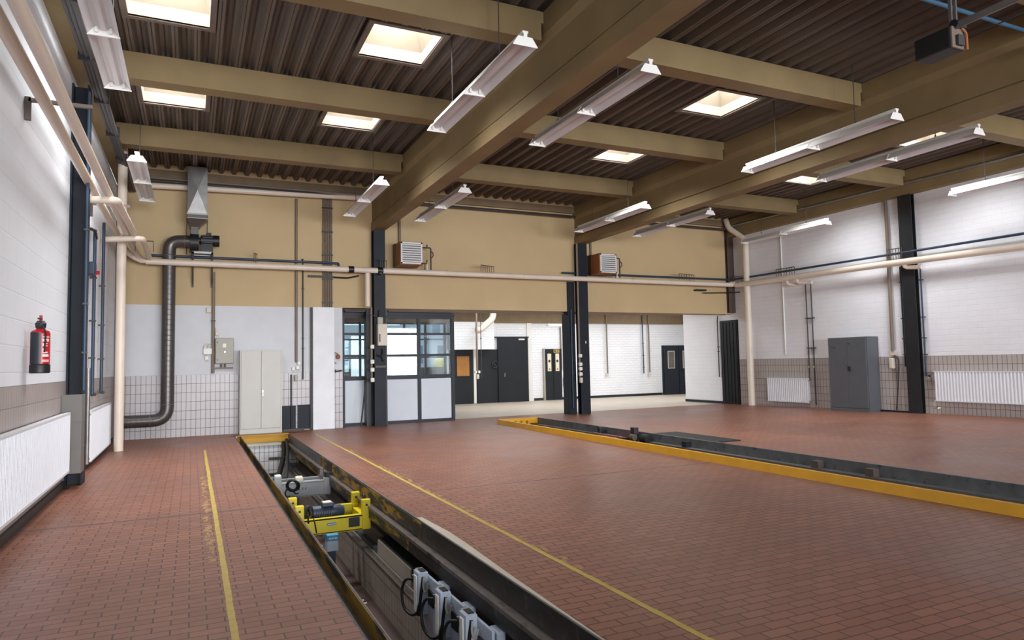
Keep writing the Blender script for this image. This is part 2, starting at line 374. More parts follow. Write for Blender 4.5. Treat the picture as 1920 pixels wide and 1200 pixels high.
# rear hall
RY = 24.1
mb = MB().box(3., 4.3, RY, RY+.3, 0, 3.05).box(8.6, 23., RY, RY+.3, 0, 3.05)
struct(mb, 'wall_rear', 'white_rear', 'white brick wall at the far end of the rear hall', 'wall')
struct(MB().box(3., 23., RY-.06, RY+.3, 3.05, 4.0), 'wall_rear_beam', 'band', 'brown concrete band above the white far wall of the rear hall', 'wall')
struct(MB().box(3., 23., 17.4, RY, 3.95, 4.1), 'ceiling_rear', 'band', 'brown ceiling of the rear hall', 'ceiling')
struct(MB().box(3.08, 3.38, YB+.3, RY, 0, 4.).box(22.7, 23., 19.3, RY, 0, 4.).box(16.3, 22.7, 19.3, 19.6, 0, 4.), 'wall_rear_sides', 'white_back', 'white side walls of the rear hall', 'wall')
struct(MB().box(14.95, 18.4, RY-.02, RY, .004, .1).box(12.2, 12.6, RY-.02, RY, .004, .1).box(13.4, 14.95, RY-.02, RY, .004, .1), 'baseboard_rear', 'steel2', 'black skirting along the far white wall of the rear hall', 'baseboard')
struct(MB().box(8.62, 10.3, 23.55, RY, 2.03, 3.05), 'wall_rear_bulkhead', 'white_rear', 'white bulkhead over the dark door with the amber brown pane', 'wall')
struct(MB().box(11.92, 12.12, RY-.06, RY, 0, 3.05), 'trim_1', 'white', 'white jamb beside the tall charcoal sliding door', 'trim')
# flush white pilaster on the back wall
struct(MB().bbox(2.645, 3.155, 16.93, YB, 0, 2.945, .008), 'wall_back_pilaster', 'pilaster_white', 'white square pilaster between tiled wall and glazed gate', 'pillar')
struct(MB().box(2.60, 2.645, 17.02, YB, 0, 2.945), 'trim_2', 'steel2', 'thin dark strip along the edge of the white pilaster', 'trim')
struct(MB().box(1.95, 2.27, 17.085, YB, 0.02, .59).box(2.31, 2.60, 17.085, YB, .02, .60), 'trim_3', 'steel', 'dark slate splash panels at the wall foot beside the pale cabinet', 'trim')
struct(MB().box(1.97, 2.45, 16.98, YB-.02, 0, .05), 'trim_4', 'black', 'black ledge on the floor below the slate splash panels', 'trim')
struct(MB().box(XR-.06, XR, 11.16, 11.93, fz(16, 11.5), fz(16, 11.5)+.04), 'trim_5', 'black', 'black ledge at the wall foot beside the slate locker', 'trim')

# roof sheet with its ribs, open where the skylights sit
SKY = [(-.77, .18, 8.68, 9.68), (2.15, 3.11, 8.68, 9.68), (-.77, .18, 11.93, 12.82), (2.15, 3.11, 11.93, 12.82),
       (7.99, 8.95, 8.68, 9.68), (8.04, 9.02, 11.93, 12.82), (13.72, 14.70, 11.86, 12.64), (13.72, 14.70, 8.6, 9.58)]
P_, off = .278, -.8
xz = []
x = off-6*P_
while x < XR+.3:
    xz += [(x-.04, ZD), (x-.008, ZD), (x, ZD+.012), (x+.008, ZD), (x+.04, ZD), (x+.085, ZD+.095), (x+.125, ZD+.095), (x+.139, ZD+.075), (x+.153, ZD+.095), (x+.193, ZD+.095)]
    x += P_
def zdeck(q):
    for (a, za), (b, zb) in zip(xz, xz[1:]):
        if a <= q <= b: return za+(zb-za)*(q-a)/(b-a)
    return ZD
xs = sorted({a for a, _ in xz} | {s[0] for s in SKY} | {s[1] for s in SKY})
ys = sorted({YF-.3, YB+.3} | {s[2] for s in SKY} | {s[3] for s in SKY})
vs = []; fs = []
for x in xs:
    z = zdeck(x)
    for y in ys: vs.append((x, y, z))
ny = len(ys)
for i in range(len(xs)-1):
    for j in range(ny-1):
        cx, cy = (xs[i]+xs[i+1])/2, (ys[j]+ys[j+1])/2
        if any(s[0] < cx < s[1] and s[2] < cy < s[3] for s in SKY): continue
        fs.append((i*ny+j, i*ny+j+1, (i+1)*ny+j+1, (i+1)*ny+j))
struct(MB().add(vs, fs), 'ceiling', 'deck', 'dark brown ribbed roof sheet over the beams', 'ceiling')

struct(MB().box(XL+.2, 15.74, 17.003, YB, 5.99, 6.2), 'trim_6', 'beige', 'beige infill between the ribs of the roof sheet above the back wall', 'trim')
# skylights
names = ['roof skylight nearest the camera along the left wall, cut by the picture top', 'large bright skylight between first and second crossbeam left of the middle girder',
 'skylight near the left wall, half hidden behind a crossbeam', 'skylight above the far lamp left of the middle girder',
 'bright skylight right of the middle girder beside the near twin lamp', 'skylight right of the middle girder, further of its pair',
 'skylight by the far end of the rightmost near lamp', 'skylight half hidden behind the near lamp beyond the second girder',
 'skylight over the camera by the left wall', 'skylight over the camera left of the middle girder',
 'skylight over the right bay']
for k, (x0, x1, y0, y1) in enumerate(SKY):
    t = thing('skylight', names[k], 'skylight', ((x0+x1)/2, (y0+y1)/2, ZD), 'skylights in the ribbed roof')
    f = MB(); w = .075
    f.box(x0-w, x0, y0-w, y1+w, ZD-.012, ZD+.02).box(x1, x1+w, y0-w, y1+w, ZD-.012, ZD+.02).box(x0, x1, y0-w, y0, ZD-.012, ZD+.02).box(x0, x1, y1, y1+w, ZD-.012, ZD+.02)
    f.build('frame', 'trimbrown', t)
    h = ZD+.19
    u = MB()
    for a, b, c, d in ((x0-.02, x0, y0, y1), (x1, x1+.02, y0, y1), (x0-.02, x1+.02, y0-.02, y0), (x0-.02, x1+.02, y1, y1+.02)): u.box(a, b, c, d, ZD+.0, h)
    u.build('upstand', 'white_liner', t)
    e = .11; H = ZD+.5
    vs = [(x0, y0, h), (x1, y0, h), (x1, y1, h), (x0, y1, h), (x0+e, y0+e, H), (x1-e, y0+e, H), (x1-e, y1-e, H), (x0+e, y1-e, H)]
    MB().add(vs, [(0, 1, 5, 4), (1, 2, 6, 5), (2, 3, 7, 6), (3, 0, 4, 7)]).build('shaft_lining', 'cream_liner', t)
    d = MB(); vs = []; fs = []
    n = 8
    for i in range(n+1):
        for j in range(n+1):
            u_, v_ = i/n, j/n
            vs.append((x0+e+(x1-x0-2*e)*u_, y0+e+(y1-y0-2*e)*v_, H+.16*(1-(2*u_-1)**2)*(1-(2*v_-1)**2)))
    for i in range(n):
        for j in range(n): fs.append((i*(n+1)+j, (i+1)*(n+1)+j, (i+1)*(n+1)+j+1, i*(n+1)+j+1))
    d.add(vs, fs).build('opal_dome', 'opal', t, smooth=True)
    area('skylight_daylight', ((x0+x1)/2, (y0+y1)/2, ZD+.03), (0, 0, 0), .9, .84, SKYLIGHT_W, (.97, .985, 1.0), math.radians(125))

# ------------------------------------------------------------------ concrete frame
def girder(x, lab):
    prof = [(-.15, 4.91), (.15, 4.91), (.15, 5.13), (.10, 5.135), (.10, 5.16), (.125, 5.165), (.125, 5.62), (.185, 5.72), (.185, 6.015)]; prof += [(-a, b) for a, b in prof[:1:-1]]
    o = MB().prism([(x+a, b) for a, b in prof], 'y', YF, YB).build('concrete_girder', 'concrete')
    tag(o, lab, 'girder', 'long concrete girders'); return o
girder(4.26, 'long beige concrete girder running to the black column by the glazed gate')
girder(10.22, 'long beige concrete girder running to the black column in the opening')
bays = [(XL+.27, 4.07, 'between left wall and middle girder'), (4.45, 10.03, 'between the two girders'), (10.41, 15.7, 'between second girder and right wall')]
rows = [(-12., 'front gate'), (-8.75, 'hindmost'), (-5.5, 'rear'), (-2.25, 'overhead'), (.95, 'front'), (4.25, 'camera-side'), (7.55, 'nearest visible'), (10.8, 'second'), (14.05, 'far')]
for by, rn in rows:
    for x0, x1, bn in bays:
        o = MB().prism([(x0, 5.63), (x1-.03, 5.63), (x1-.03, 5.86), (x1+.05, 5.86), (x1+.05, 6.015), (x0-.05, 6.015), (x0-.05, 5.86), (x0, 5.86)], 'y', by, by+.28).build('concrete_crossbeam', 'concrete')
        tag(o, '%s beige concrete crossbeam %s' % (rn, bn), 'beam', 'concrete crossbeams under the roof')
tag(MB().prism([(XL, 5.55), (XL+.2, 5.55), (XL+.2, 6.015), (XL, 6.015)], 'y', YF, YB).build('edge_beam', 'concrete'), 'beige concrete edge beam along the top of the left wall', 'beam')
tag(MB().prism([(15.78, 5.44), (XR, 5.44), (XR, 6.015), (15.74, 6.015), (15.74, 5.8), (15.78, 5.76)], 'y', YF, YB).build('edge_beam', 'concrete'), 'beige concrete edge beam along the top of the right wall', 'beam')
for a, b, lab in ((XL+.2, 4.08, 'left of the middle girder'), (4.44, 10.04, 'between the girders'), (10.40, 15.74, 'right of the second girder')):
    tag(MB().box(a, b, 17.0, YB, 5.80, 5.99).build('edge_beam', 'band'), 'brown beam along the top of the beige back wall, '+lab, 'beam')

# steel columns (H sections)
def hcol(name, x0, x1, y0, y1, z0, z1, lab, flange='y', m='steel', grp='dark steel columns'):
    t = .02; mb = MB()
    if flange == 'y': mb.prism([(x0, y0), (x1, y0), (x1, y0+t), ((x0+x1)/2+.01, y0+t), ((x0+x1)/2+.01, y1-t), (x1, y1-t), (x1, y1), (x0, y1), (x0, y1-t), ((x0+x1)/2-.01, y1-t), ((x0+x1)/2-.01, y0+t), (x0, y0+t)], 'z', z0, z1)
    else: mb.prism([(x0, y0), (x0+t, y0), (x0+t, (y0+y1)/2-.01), (x1-t, (y0+y1)/2-.01), (x1-t, y0), (x1, y0), (x1, y1), (x1-t, y1), (x1-t, (y0+y1)/2+.01), (x0+t, (y0+y1)/2+.01), (x0+t, y1), (x0, y1)], 'z', z0, z1)
    o = mb.build(name, m); return tag(o, lab, 'column', grp)
hcol('steel_column', 4.11, 4.40, 16.83, 17.09, 0, 4.91, 'dark steel column in front of the glazed gate, under the middle girder')
hcol('steel_column', 10.06, 10.37, 16.90, 17.09, 0, 4.91, 'dark steel column standing free in the wide opening')
tag(MB().box(9.78, 10.0, 17.05, 17.09, 0, 3.8).box(9.78, 10.0, 17.09, 17.42, 0, 2.95).build('steel_post', 'steel'), 'dark steel door post set just behind the free column', 'post')
tag(MB().box(4.42, 4.50, 17.09, 17.40, 0, 2.95).box(3.98, 4.10, 17.12, 17.38, 0, 2.95).build('steel_post', 'steel2'), 'black door post behind the column at the glazed gate', 'post')
hcol('steel_column', XL, XL+.2, 10.72, 11.02, 0, 5.42, 'dark steel column standing against the left wall', 'x')
hcol('steel_column', 15.86, XR, 10.78, 11.12, fz(16, 11), 5.44, 'dark steel column standing against the right wall', 'x', 'steel2')
hcol('steel_column', 15.74, XR-.002, 16.98, 17.09, 2.98, 5.72, 'brown-black steel column in the far right corner above the dark door', 'y', 'brownsteel')
tag(MB().box(XL, XL+.16, 16.93, 17.08, 0, 5.55).build('steel_column', 'brownsteel'), 'brown steel column in the far left corner behind the cream downpipe', 'column', 'dark steel columns')

# ------------------------------------------------------------------ twin-tube trough lamps
def make_lamp(label):
    t = thing('trough_lamp', label, 'lamp', (0, 0, 0), 'white trough lamps in rows under the roof')
    for y0 in (-1.5, 0.0):
        a, b = y0+.004, y0+1.496
        s = MB()
        # outer shell and the inner W-shaped gear tray
        s.sheet([(-.145, 0), (-.075, .095), (.075, .095), (.145, 0)], 'y', a, b)
        sec = s.build('reflector', 'lamp', t)
        MB().sheet([(-.143, .001), (-.085, .078), (-.05, .078), (-.022, .045), (.022, .045), (.05, .078), (.085, .078), (.143, .001)], 'y', a+.002, b-.002).build('gear_tray', 'lamp_in', sec)
        for ye in (a, b-.006):
            MB().prism([(-.15, -.008), (.15, -.008), (.148, .004), (.085, .098), (-.085, .098), (-.148, .004)], 'y', ye, ye+.006).build('end_cap', 'lamp', sec)
        for ye, sg in ((a+.008, 1), (b-.008, -1)):
            for xx in (-.065, .065):
                y2 = ye+sg*.03
                MB().box(xx-.014, xx+.014, min(ye, y2), max(ye, y2), .018, .075).ring((xx, (ye+y2)/2, .03), (0, 1, 0), .012, .005, 12, 6).build('lamp_holder', 'white', sec)
    MB().prism([(-.022, .095), (.022, .095), (.022, .135), (.034, .135), (.034, .162), (-.034, .162), (-.034, .135), (-.022, .135)], 'y', -1.5, 1.5).build('mounting_rail', 'lamp', t)
    for y in (-.8, .8):
        r = MB().tube([(0, y, .16), (0, y, 1.145)], .007, 6).build('hanger_rod', 'dconduit', t)
        MB().tube([(-.03, y, .165), (0, y, .215), (.03, y, .165)], .005, 6).build('hook', 'dconduit', r)
    return t
LAMPS = [(-.85, 7.98, 'trough lamp overhead at top left, nearest the left wall'), (-.85, 14.18, 'trough lamp hanging by the left wall in front of the cream pipes, seen end on'),
 (3.27, 7.98, 'large near trough lamp left of the middle girder'), (3.27, 14.2, 'smaller far trough lamp left of the middle girder, above the dark column'),
 (4.97, 8.02, 'large near trough lamp right of the middle girder'), (4.97, 14.2, 'smaller far trough lamp right of the middle girder, above the first heater'),
 (9.34, 7.97, 'near trough lamp in front of the second girder'), (9.34, 14.1, 'far trough lamp in front of the second girder'),
 (11.21, 7.92, 'near trough lamp beyond the second girder'), (11.21, 14.1, 'far trough lamp beyond the second girder, above the second heater'),
 (15.02, 7.75, 'trough lamp against the right wall at the picture edge'), (15.02, 13.97, 'far trough lamp against the right wall near the cream downpipe')]
l0 = make_lamp(LAMPS[0][2]); l0.location = (LAMPS[0][0], LAMPS[0][1], 4.955)
for x, y, lab in LAMPS[1:]: dup(l0, (x, y, 4.955), lab)

# ------------------------------------------------------------------ pit with jacks
x0, x1, y0, y1 = PIT1
t = thing('inspection_pit', 'long open inspection pit with black and yellow steel rims, running toward the camera', 'pit', (1.45, 8.4, 0))
# left: slot, upright fin
MB().box(x0, x0+.012, y0, y1, -.13, 0).box(x0, .99, y0, y1, -.145, -.13).build('rim_channel', 'oily', t, label='oily black steel channel at the pit edge')
MB().box(.985, 1.0, y0, y1, -.22, .002).build('rim_fin', 'wornyellow2', t, label='upright rim plate with worn yellow and black paint')
MB().box(.992, 1.003, y0, y1, .002, .006).build('rim_edge', 'rail', t)
# right: dark face, rail ledge, rail web
MB().box(x1-.012, x1, y0, y1, -.17, 0.002).build('rim_face', 'rimsteel', t)
MB().box(x1-.016, x1-.012, y0, 6.4, -.165, 0).build('rim_coating', 'oily', t)
MB().box(x1-.018, x1-.012, 6.4, 12.0, -.165, -.012).build('rim_stripe', 'wornyellow', t, label='worn yellow stripe on the rim face')
MB().box(1.93, x1, y0, y1, -.195, -.175).box(1.925, 1.94, y0, y1, -.20, -.17).build('jack_rail', 'rail', t)
MB().box(1.935, 1.955, 6.6, y1, -.315, -.195).build('rail_web', 'wornyellow', t, label='rail side with worn yellow paint')
MB().box(1.935, 1.955, y0, 6.6, -.315, -.195).build('rail_web', 'oily', t)
MB().box(.99, 1.06, y0, y1, -.20, -.17).box(.985, 1.0, y0, y1, -.4, -.2).build('jack_rail', 'rail', t)
MB().box(1.87, 2.4, y0, y1, -1.4, -.68).build('pit_side_wall', 'tile_pit', t, label='brown tiled side wall with a ledge')
MB().box(1.86, 1.93, y0, y1, -.68, -.655).build('ledge_angle', 'rail', t)
MB().box(1.97, 2.03, y0, y1, -.69, -.63).build('ledge_pipe', 'rimsteel', t)
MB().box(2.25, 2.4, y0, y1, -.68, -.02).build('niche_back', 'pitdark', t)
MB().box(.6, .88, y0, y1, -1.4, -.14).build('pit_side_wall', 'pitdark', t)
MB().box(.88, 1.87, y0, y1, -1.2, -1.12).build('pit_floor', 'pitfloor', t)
MB().box(.95, 1.86, 4.9, 5.15, -1.12, -1.08).build('pit_grate', 'black', t)
MB().box(.8, 2.3, y1, y1+.12, -1.3, -.0).build('pit_end_wall', 'tile_pit_end', t, label='white tiled end wall of the pit')
MB().box(.93, 2.02, y1-.075, y1+.02, -.16, .012).box(.93, 2.02, y1-.12, y1-.02, -.0, .012).build('end_board', 'curb', t, label='amber yellow cross board at the far end')
MB().box(1.0, 2.0, y1-.05, y1, -.24, -.17).build('end_band', 'paper', t)
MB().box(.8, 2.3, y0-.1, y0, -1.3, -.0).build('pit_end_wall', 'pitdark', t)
# worn concrete beside the rim
tag(MB().add([(2.02, 6.6, .003), (2.02, 3.0, .003), (2.035, 3.4, .003), (2.06, 4.45, .003), (2.10, 5.5, .003), (2.105, 5.9, .003), (2.07, 6.58, .003)], [(0, 1, 2, 3, 4, 5, 6)]).build('concrete_patch', 'concrete_floor'),
    'bare concrete sliver between the pit rim and the red tiles', 'patch')

# yellow pit jack
t = thing('pit_jack', 'bright yellow jack beam with a navy motor, spanning the pit', 'jack', (1.5, 8.5, -.45))
b = MB().box(1.09, 1.96, 8.28, 8.33, -.44, -.27).box(1.09, 1.96, 8.28, 8.36, -.285, -.268).box(1.09, 1.96, 8.28, 8.36, -.445, -.43).build('front_beam', 'yellow', t)
MB().box(1.70, 1.83, 8.276, 8.282, -.40, -.29).build('opening', 'black', b)
MB().box(1.45, 1.555, 8.276, 8.282, -.352, -.325).build('name_plate', 'blue', b, label='small blue name plate with pale lettering')
lt = MB()
for k in range(7): lt.box(1.458+k*.0135, 1.466+k*.0135, 8.274, 8.277, -.344, -.333)
lt.build('lettering', 'white', b)
MB().box(1.09, 1.96, 8.85, 8.9, -.40, -.25).box(1.09, 1.96, 8.82, 8.9, -.25, -.235).build('rear_beam', 'yellow', t)
for xx in (1.09, 1.86):
    for yy, zt_ in ((8.26, -.095), (8.84, -.10)):
        p = MB().bbox(xx, xx+.1, yy, yy+.085, -.44, zt_, .008).build('post', 'yellow', t)
        MB().tube([(xx+.05, yy-.012, zt_-.06), (xx+.05, yy+.002, zt_-.06)], .014, 10).build('bolt', 'black', p)
    MB().box(xx, xx+.1, 8.34, 8.85, -.43, -.28).build('side_beam', 'yellow', t)
    MB().tube([(xx+(.12 if xx > 1.5 else -.005), 8.45, -.16), (xx+(.16 if xx > 1.5 else -.045), 8.45, -.16)], .05, 16).build('roller', 'black', t)
    MB().tube([(xx+(.12 if xx > 1.5 else -.005), 8.76, -.16), (xx+(.16 if xx > 1.5 else -.045), 8.76, -.16)], .05, 16).build('roller', 'black', t)
mo = MB().tube([(1.31, 8.56, -.25), (1.33, 8.56, -.25), (1.56, 8.56, -.25), (1.66, 8.56, -.25), (1.70, 8.56, -.25)], [.06, .085, .085, .075, .05], 20).box(1.35, 1.55, 8.47, 8.65, -.34, -.30)
for k in range(7): mo.box(1.36+k*.028, 1.368+k*.028, 8.46, 8.66, -.28, -.22)
mo = mo.build('motor', 'motorblue', t, smooth=True)
MB().bbox(1.43, 1.57, 8.48, 8.64, -.175, -.13, .008).build('terminal_box', 'motorblue', mo)
MB().box(1.445, 1.545, 8.5, 8.62, -.13, -.126).build('rating_plate', 'paper', mo)
MB().tube([(1.22, 8.5, -.28), (1.24, 8.5, -.17), (1.29, 8.52, -.16), (1.31, 8.5, -.27), (1.27, 8.46, -.3)], .028, 10, bend=.05).build('pump_hose', 'rubber', t, smooth=True)
MB().tube([(1.30, 8.3, -.26), (1.31, 8.27, -.3), (1.33, 8.27, -.42)], .008, 8, bend=.02).build('cable', 'rubber', t)
MB().tube([(1.2, 8.27, -.18), (1.23, 8.27, -.22), (1.24, 8.27, -.30)], .01, 8, bend=.02).build('cable', 'rubber', t)

# grey jack beam further back
t = thing('pit_jack', 'grey jack beam with coiled black hose, behind the yellow one in the pit', 'jack', (1.5, 10.9, -.45))
b = MB().box(1.2, 1.95, 10.86, 10.92, -.45, -.25).box(1.2, 1.95, 10.86, 11.0, -.255, -.235).box(1.2, 1.95, 10.86, 10.98, -.46, -.445).build('beam', 'greybeam', t)
mk = MB()
mk.add([(1.475, 10.858, -.35), (1.505, 10.858, -.35), (1.49, 10.858, -.32)], [(0, 1, 2)]); mk.box(1.54, 1.548, 10.857, 10.859, -.352, -.322).box(1.548, 1.56, 10.857, 10.859, -.325, -.32).box(1.58, 1.588, 10.857, 10.859, -.352, -.322).box(1.588, 1.6, 10.857, 10.859, -.325, -.32)
mk.build('marks', 'black', b)
MB().box(1.2, 1.95, 11.3, 11.36, -.40, -.24).build('rear_beam', 'greybeam', t)
MB().bbox(1.13, 1.235, 10.84, 10.96, -.45, -.135, .006).build('post', 'greybeam', t)
MB().bbox(1.855, 1.955, 10.84, 10.96, -.45, -.2, .006).build('post', 'greybeam', t)
MB().bbox(1.14, 1.23, 10.85, 10.95, -.135, -.105, .008).build('post_cap', 'white', t)
MB().bbox(1.80, 1.87, 10.95, 11.05, -.2, -.06, .008).build('valve_block', 'rail', t)
MB().bbox(1.88, 1.96, 10.86, 10.95, -.2, -.12, .008).tube([(1.95, 10.9, -.15), (2.0, 10.9, -.17)], .03, 10).build('valve_block', 'black', t)
h = MB()
for k in range(5): h.ring((1.38+k*.006, 10.82-k*.006, -.27+(k % 2)*.012), (.25, 1, .25), .075+.008*(k % 3), .010, 26, 7)
h.tube([(1.32, 10.83, -.3), (1.28, 10.83, -.38), (1.31, 10.83, -.44), (1.36, 10.83, -.42)], .009, 8, bend=.05).tube([(1.45, 10.83, -.3), (1.40, 10.83, -.36), (1.44, 10.83, -.4), (1.48, 10.83, -.39)], .009, 8, bend=.04)
h.build('coiled_hose', 'rubber', t, smooth=True)
MB().bbox(1.45, 1.56, 10.9, 11.05, -.235, -.165, .02).build('cover', 'paper', t)

# frame with hoses at the far end of the pit
t = thing('cable_carrier', 'dark hinged cable arm in the far end of the pit', 'cable arm', (1.7, 15.0, -.9))
MB().tube([(1.95, 16.2, -.12), (1.9, 15.6, -.22), (1.72, 14.2, -.42), (1.5, 12.5, -.36), (1.35, 11.4, -.26)], .035, 10, bend=.3).build('hose', 'rubber', t, smooth=True)
MB().tube([(1.9, 16.3, -.2), (1.82, 15.6, -.42), (1.62, 14.6, -.64), (1.35, 13.2, -.6)], .05, 10, bend=.3).build('hose', 'rubber', t, smooth=True)
MB().box(1.5, 1.9, 15.4, 15.5, -.45, -.40).box(1.3, 1.6, 14.5, 14.6, -.66, -.6).build('arm_bracket', 'oily', t)

# lamp box in the niche
t = thing('niche_lamp', 'long grey box lamp mounted in the niche of the pit wall', 'lamp', (2.1, 7.3, -.675))
MB().prism([(1.98, -.675), (2.25, -.675), (2.25, -.46), (1.985, -.495)], 'y', 6.64, 7.99).build('housing', 'black', t)
MB().box(1.968, 1.982, 6.66, 7.97, -.668, -.505).build('lens', 'beigeplastic', t)

# blue lifting unit standing in the pit
t = thing('pit_pump', 'blue and white upright pump unit standing in the pit below the yellow jack', 'pump', (1.6, 9.0, -1.12))
MB().bbox(1.57, 1.71, 8.95, 9.12, -.83, -.66, .01).build('reservoir', 'bluegrey', t)
MB().bbox(1.565, 1.715, 8.94, 9.13, -.70, -.62, .012).build('cover', 'lightblue', t)
lt = MB()
for k in range(6): lt.box(1.59+k*.018, 1.60+k*.018, 8.937, 8.941, -.675, -.655)
lt.build('lettering', 'white', t)
MB().box(1.60, 1.68, 8.98, 9.1, -1.12, -.83).build('column', 'motorblue', t)
MB().bbox(1.5, 1.58, 8.96, 9.1, -.98, -.88, .01).build('motor', 'bluegrey', t)
MB().bbox(1.47, 1.52, 8.93, 9.0, -.80, -.74, .008).build('switch', 'blue', t)
MB().tube([(1.47, 9.05, -1.12), (1.47, 9.05, -.8)], .03, 10).build('pipe', 'motorblue', t)

# hose dispensers on the pit wall
SCRAPS = [(1.742, 7.83, 0), (1.75, 7.72, 0), (1.715, 7.66, 0)]
DX = [(5.80, 'nearest the niche lamp'), (5.23, 'in the middle of the three'), (4.69, 'nearest the camera')]
d0 = None
for y, w_ in DX:
    lab = 'pale blue-grey hose dispenser on the pit wall, %s' % w_
    if d0: dup(d0, (1.84, y, -.28), lab); continue
    t = d0 = thing('hose_dispenser', lab, 'dispenser', (1.84, y, -.28), 'hose dispensers on the pit wall')
    X = 1.80
    MB().box(X+.045, X+.066, y-.34, y+.04, -.80, -.30).build('back_plate', 'bluegrey', t)
    b = MB().prism([(y-.06, -.62), (y+.05, -.62), (y+.06, -.27), (y-.08, -.27)], 'x', X-.04, X+.046).build('body', 'bluegrey', t)
    MB().bbox(X-.05, X-.038, y-.035, y+.03, -.60, -.30, .004).build('rib', 'white', b)
    MB().bbox(X-.02, X+.046, y+.058, y+.085, -.64, -.265, .006).build('side_cover', 'beigeplastic', t)
    MB().box(X-.01, X+.036, y-.045, y+.045, -.272, -.262).build('nozzle_socket', 'black', t)
    MB().bbox(X+.10, X+.17, y-.30, y-.15, -.46, -.33, .015).build('hook_box', 'bluegrey', t)
    MB().box(X+.03, X+.044, y-.24, y-.12, -.52, -.40).build('valve', 'black', t)
    MB().tube([(X-.03, y+.09, -.36), (X-.08, y+.17, -.37), (X-.10, y+.24, -.48), (X-.10, y+.19, -.62), (X-.06, y+.06, -.66), (X-.03, y-.05, -.60), (X-.02, y-.085, -.44), (X, y-.085, -.30)], .0125, 10, bend=.12).build('hose', 'rubber', t, smooth=True)
    MB().tube([(X-.035, y-.045, -.62), (X-.025, y-.08, -.52)], .02, 10).build('nozzle', 'black', t)
    MB().tube([(X-.04, y+.09, -.36), (X+.02, y+.085, -.35)], .04, 14).build('reel', 'black', t)
    MB().tube([(X, y-.10, -.30), (X-.01, y-.11, -.38), (X, y-.15, -.42), (X+.02, y-.16, -.34)], .008, 8, bend=.04).build('loop', 'beigeplastic', t)

for k, (px_, py_, a) in enumerate(SCRAPS):
    o = MB().add([(px_-.03, py_-.012, -1.116), (px_+.03, py_-.018, -1.114), (px_+.032, py_+.012, -1.112), (px_-.028, py_+.016, -1.115), (px_-.03, py_-.012, -1.12), (px_+.03, py_-.018, -1.12), (px_+.032, py_+.012, -1.12), (px_-.028, py_+.016, -1.12)],
        [(0, 1, 2, 3), (7, 6, 5, 4), (0, 4, 5, 1), (1, 5, 6, 2), (2, 6, 7, 3), (3, 7, 4, 0)]).build('paper_scrap', 'paper')
    tag(o, 'pale paper scrap lying on the dark pit floor near the hose dispensers', 'paper', 'paper scraps on the pit floor')

# second pit with raised amber curb
x0, x1, y0, y1 = PIT2
t = thing('inspection_pit', 'second pit with a raised amber yellow curb, crossing the right half of the floor', 'pit', (7.4, 8.5, 0))
MB().prism([(x0-.01, -.02), (x0+.03, .105), (x0+.07, .11), (x0+.09, .09), (x0+.02, -.1), (x0-.01, -.1)], 'y', y0, y1).build('curb', 'curb', t, label='raised amber yellow kerb')
MB().box(x0+.03, x1, y1-.07, y1+.0, -.03, .11).build('end_curb', 'curb', t)
MB().box(x0+.02, x0+.14, y0, 12.9, -.03, .03).build('inner_lip', 'curb', t)
MB().box(x1-.03, x1+.02, y0, y1, -.08, .105).build('rim', 'rimsteel', t, label='grey steel rim plate')
MB().box(x1-.16, x1-.03, y0, y1, -.075, -.045).build('ledge', 'galv', t)
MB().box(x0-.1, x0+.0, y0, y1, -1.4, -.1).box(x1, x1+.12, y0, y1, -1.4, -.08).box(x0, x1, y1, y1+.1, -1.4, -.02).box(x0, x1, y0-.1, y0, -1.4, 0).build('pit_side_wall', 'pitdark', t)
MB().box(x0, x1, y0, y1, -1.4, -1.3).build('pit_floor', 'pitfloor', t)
for k in range(4): MB().box(x1-.35-k*.16, x1-.29-k*.16, y1-.16, y1-.07, -.14, .05).build('end_bracket', 'curb', t)
for yy in (6.05, 6.9, 12.4, 9.7): MB().box(x1-.14, x1-.03, yy, yy+.12, -.05, .055).build('stop_block', 'brownsteel' if yy < 8 else 'steel2', t)
tag(MB().box(8.20, 9.10, 9.66, 11.5, .0, .02).build('steel_plate', 'rubber'), 'dark steel cover plate lying on the floor beyond the second pit', 'plate')
# jack in it
t = thing('pit_jack', 'dark red and black jack with an upright post, in the second pit', 'jack', (7.6, 11.1, -.2))
MB().bbox(7.80, 7.90, 11.13, 11.27, -.2, .2, .01).build('post', 'steel2', t)
MB().bbox(7.78, 7.88, 12.35, 12.45, -.2, .12, .01).build('post', 'steel2', t)
MB().bbox(7.0, 7.9, 11.3, 12.3, -.14, -.02, .02).build('body', 'red', t)
MB().box(7.0, 7.92, 11.25, 11.31, -.16, .005).box(7.0, 7.92, 12.2, 12.26, -.16, -.01).build('cross_beam', 'oily', t)
MB().box(7.55, 7.60, 11.25, 12.3, .0, .03).build('bar', 'rail', t)
MB().tube([(7.86, 10.75, .0), (7.86, 10.95, .0)], .09, 18).build('roller', 'rubber', t)
MB().tube([(7.7, 10.98, .03), (7.7, 11.1, .03)], .06, 18).build('roller', 'brownsteel', t)

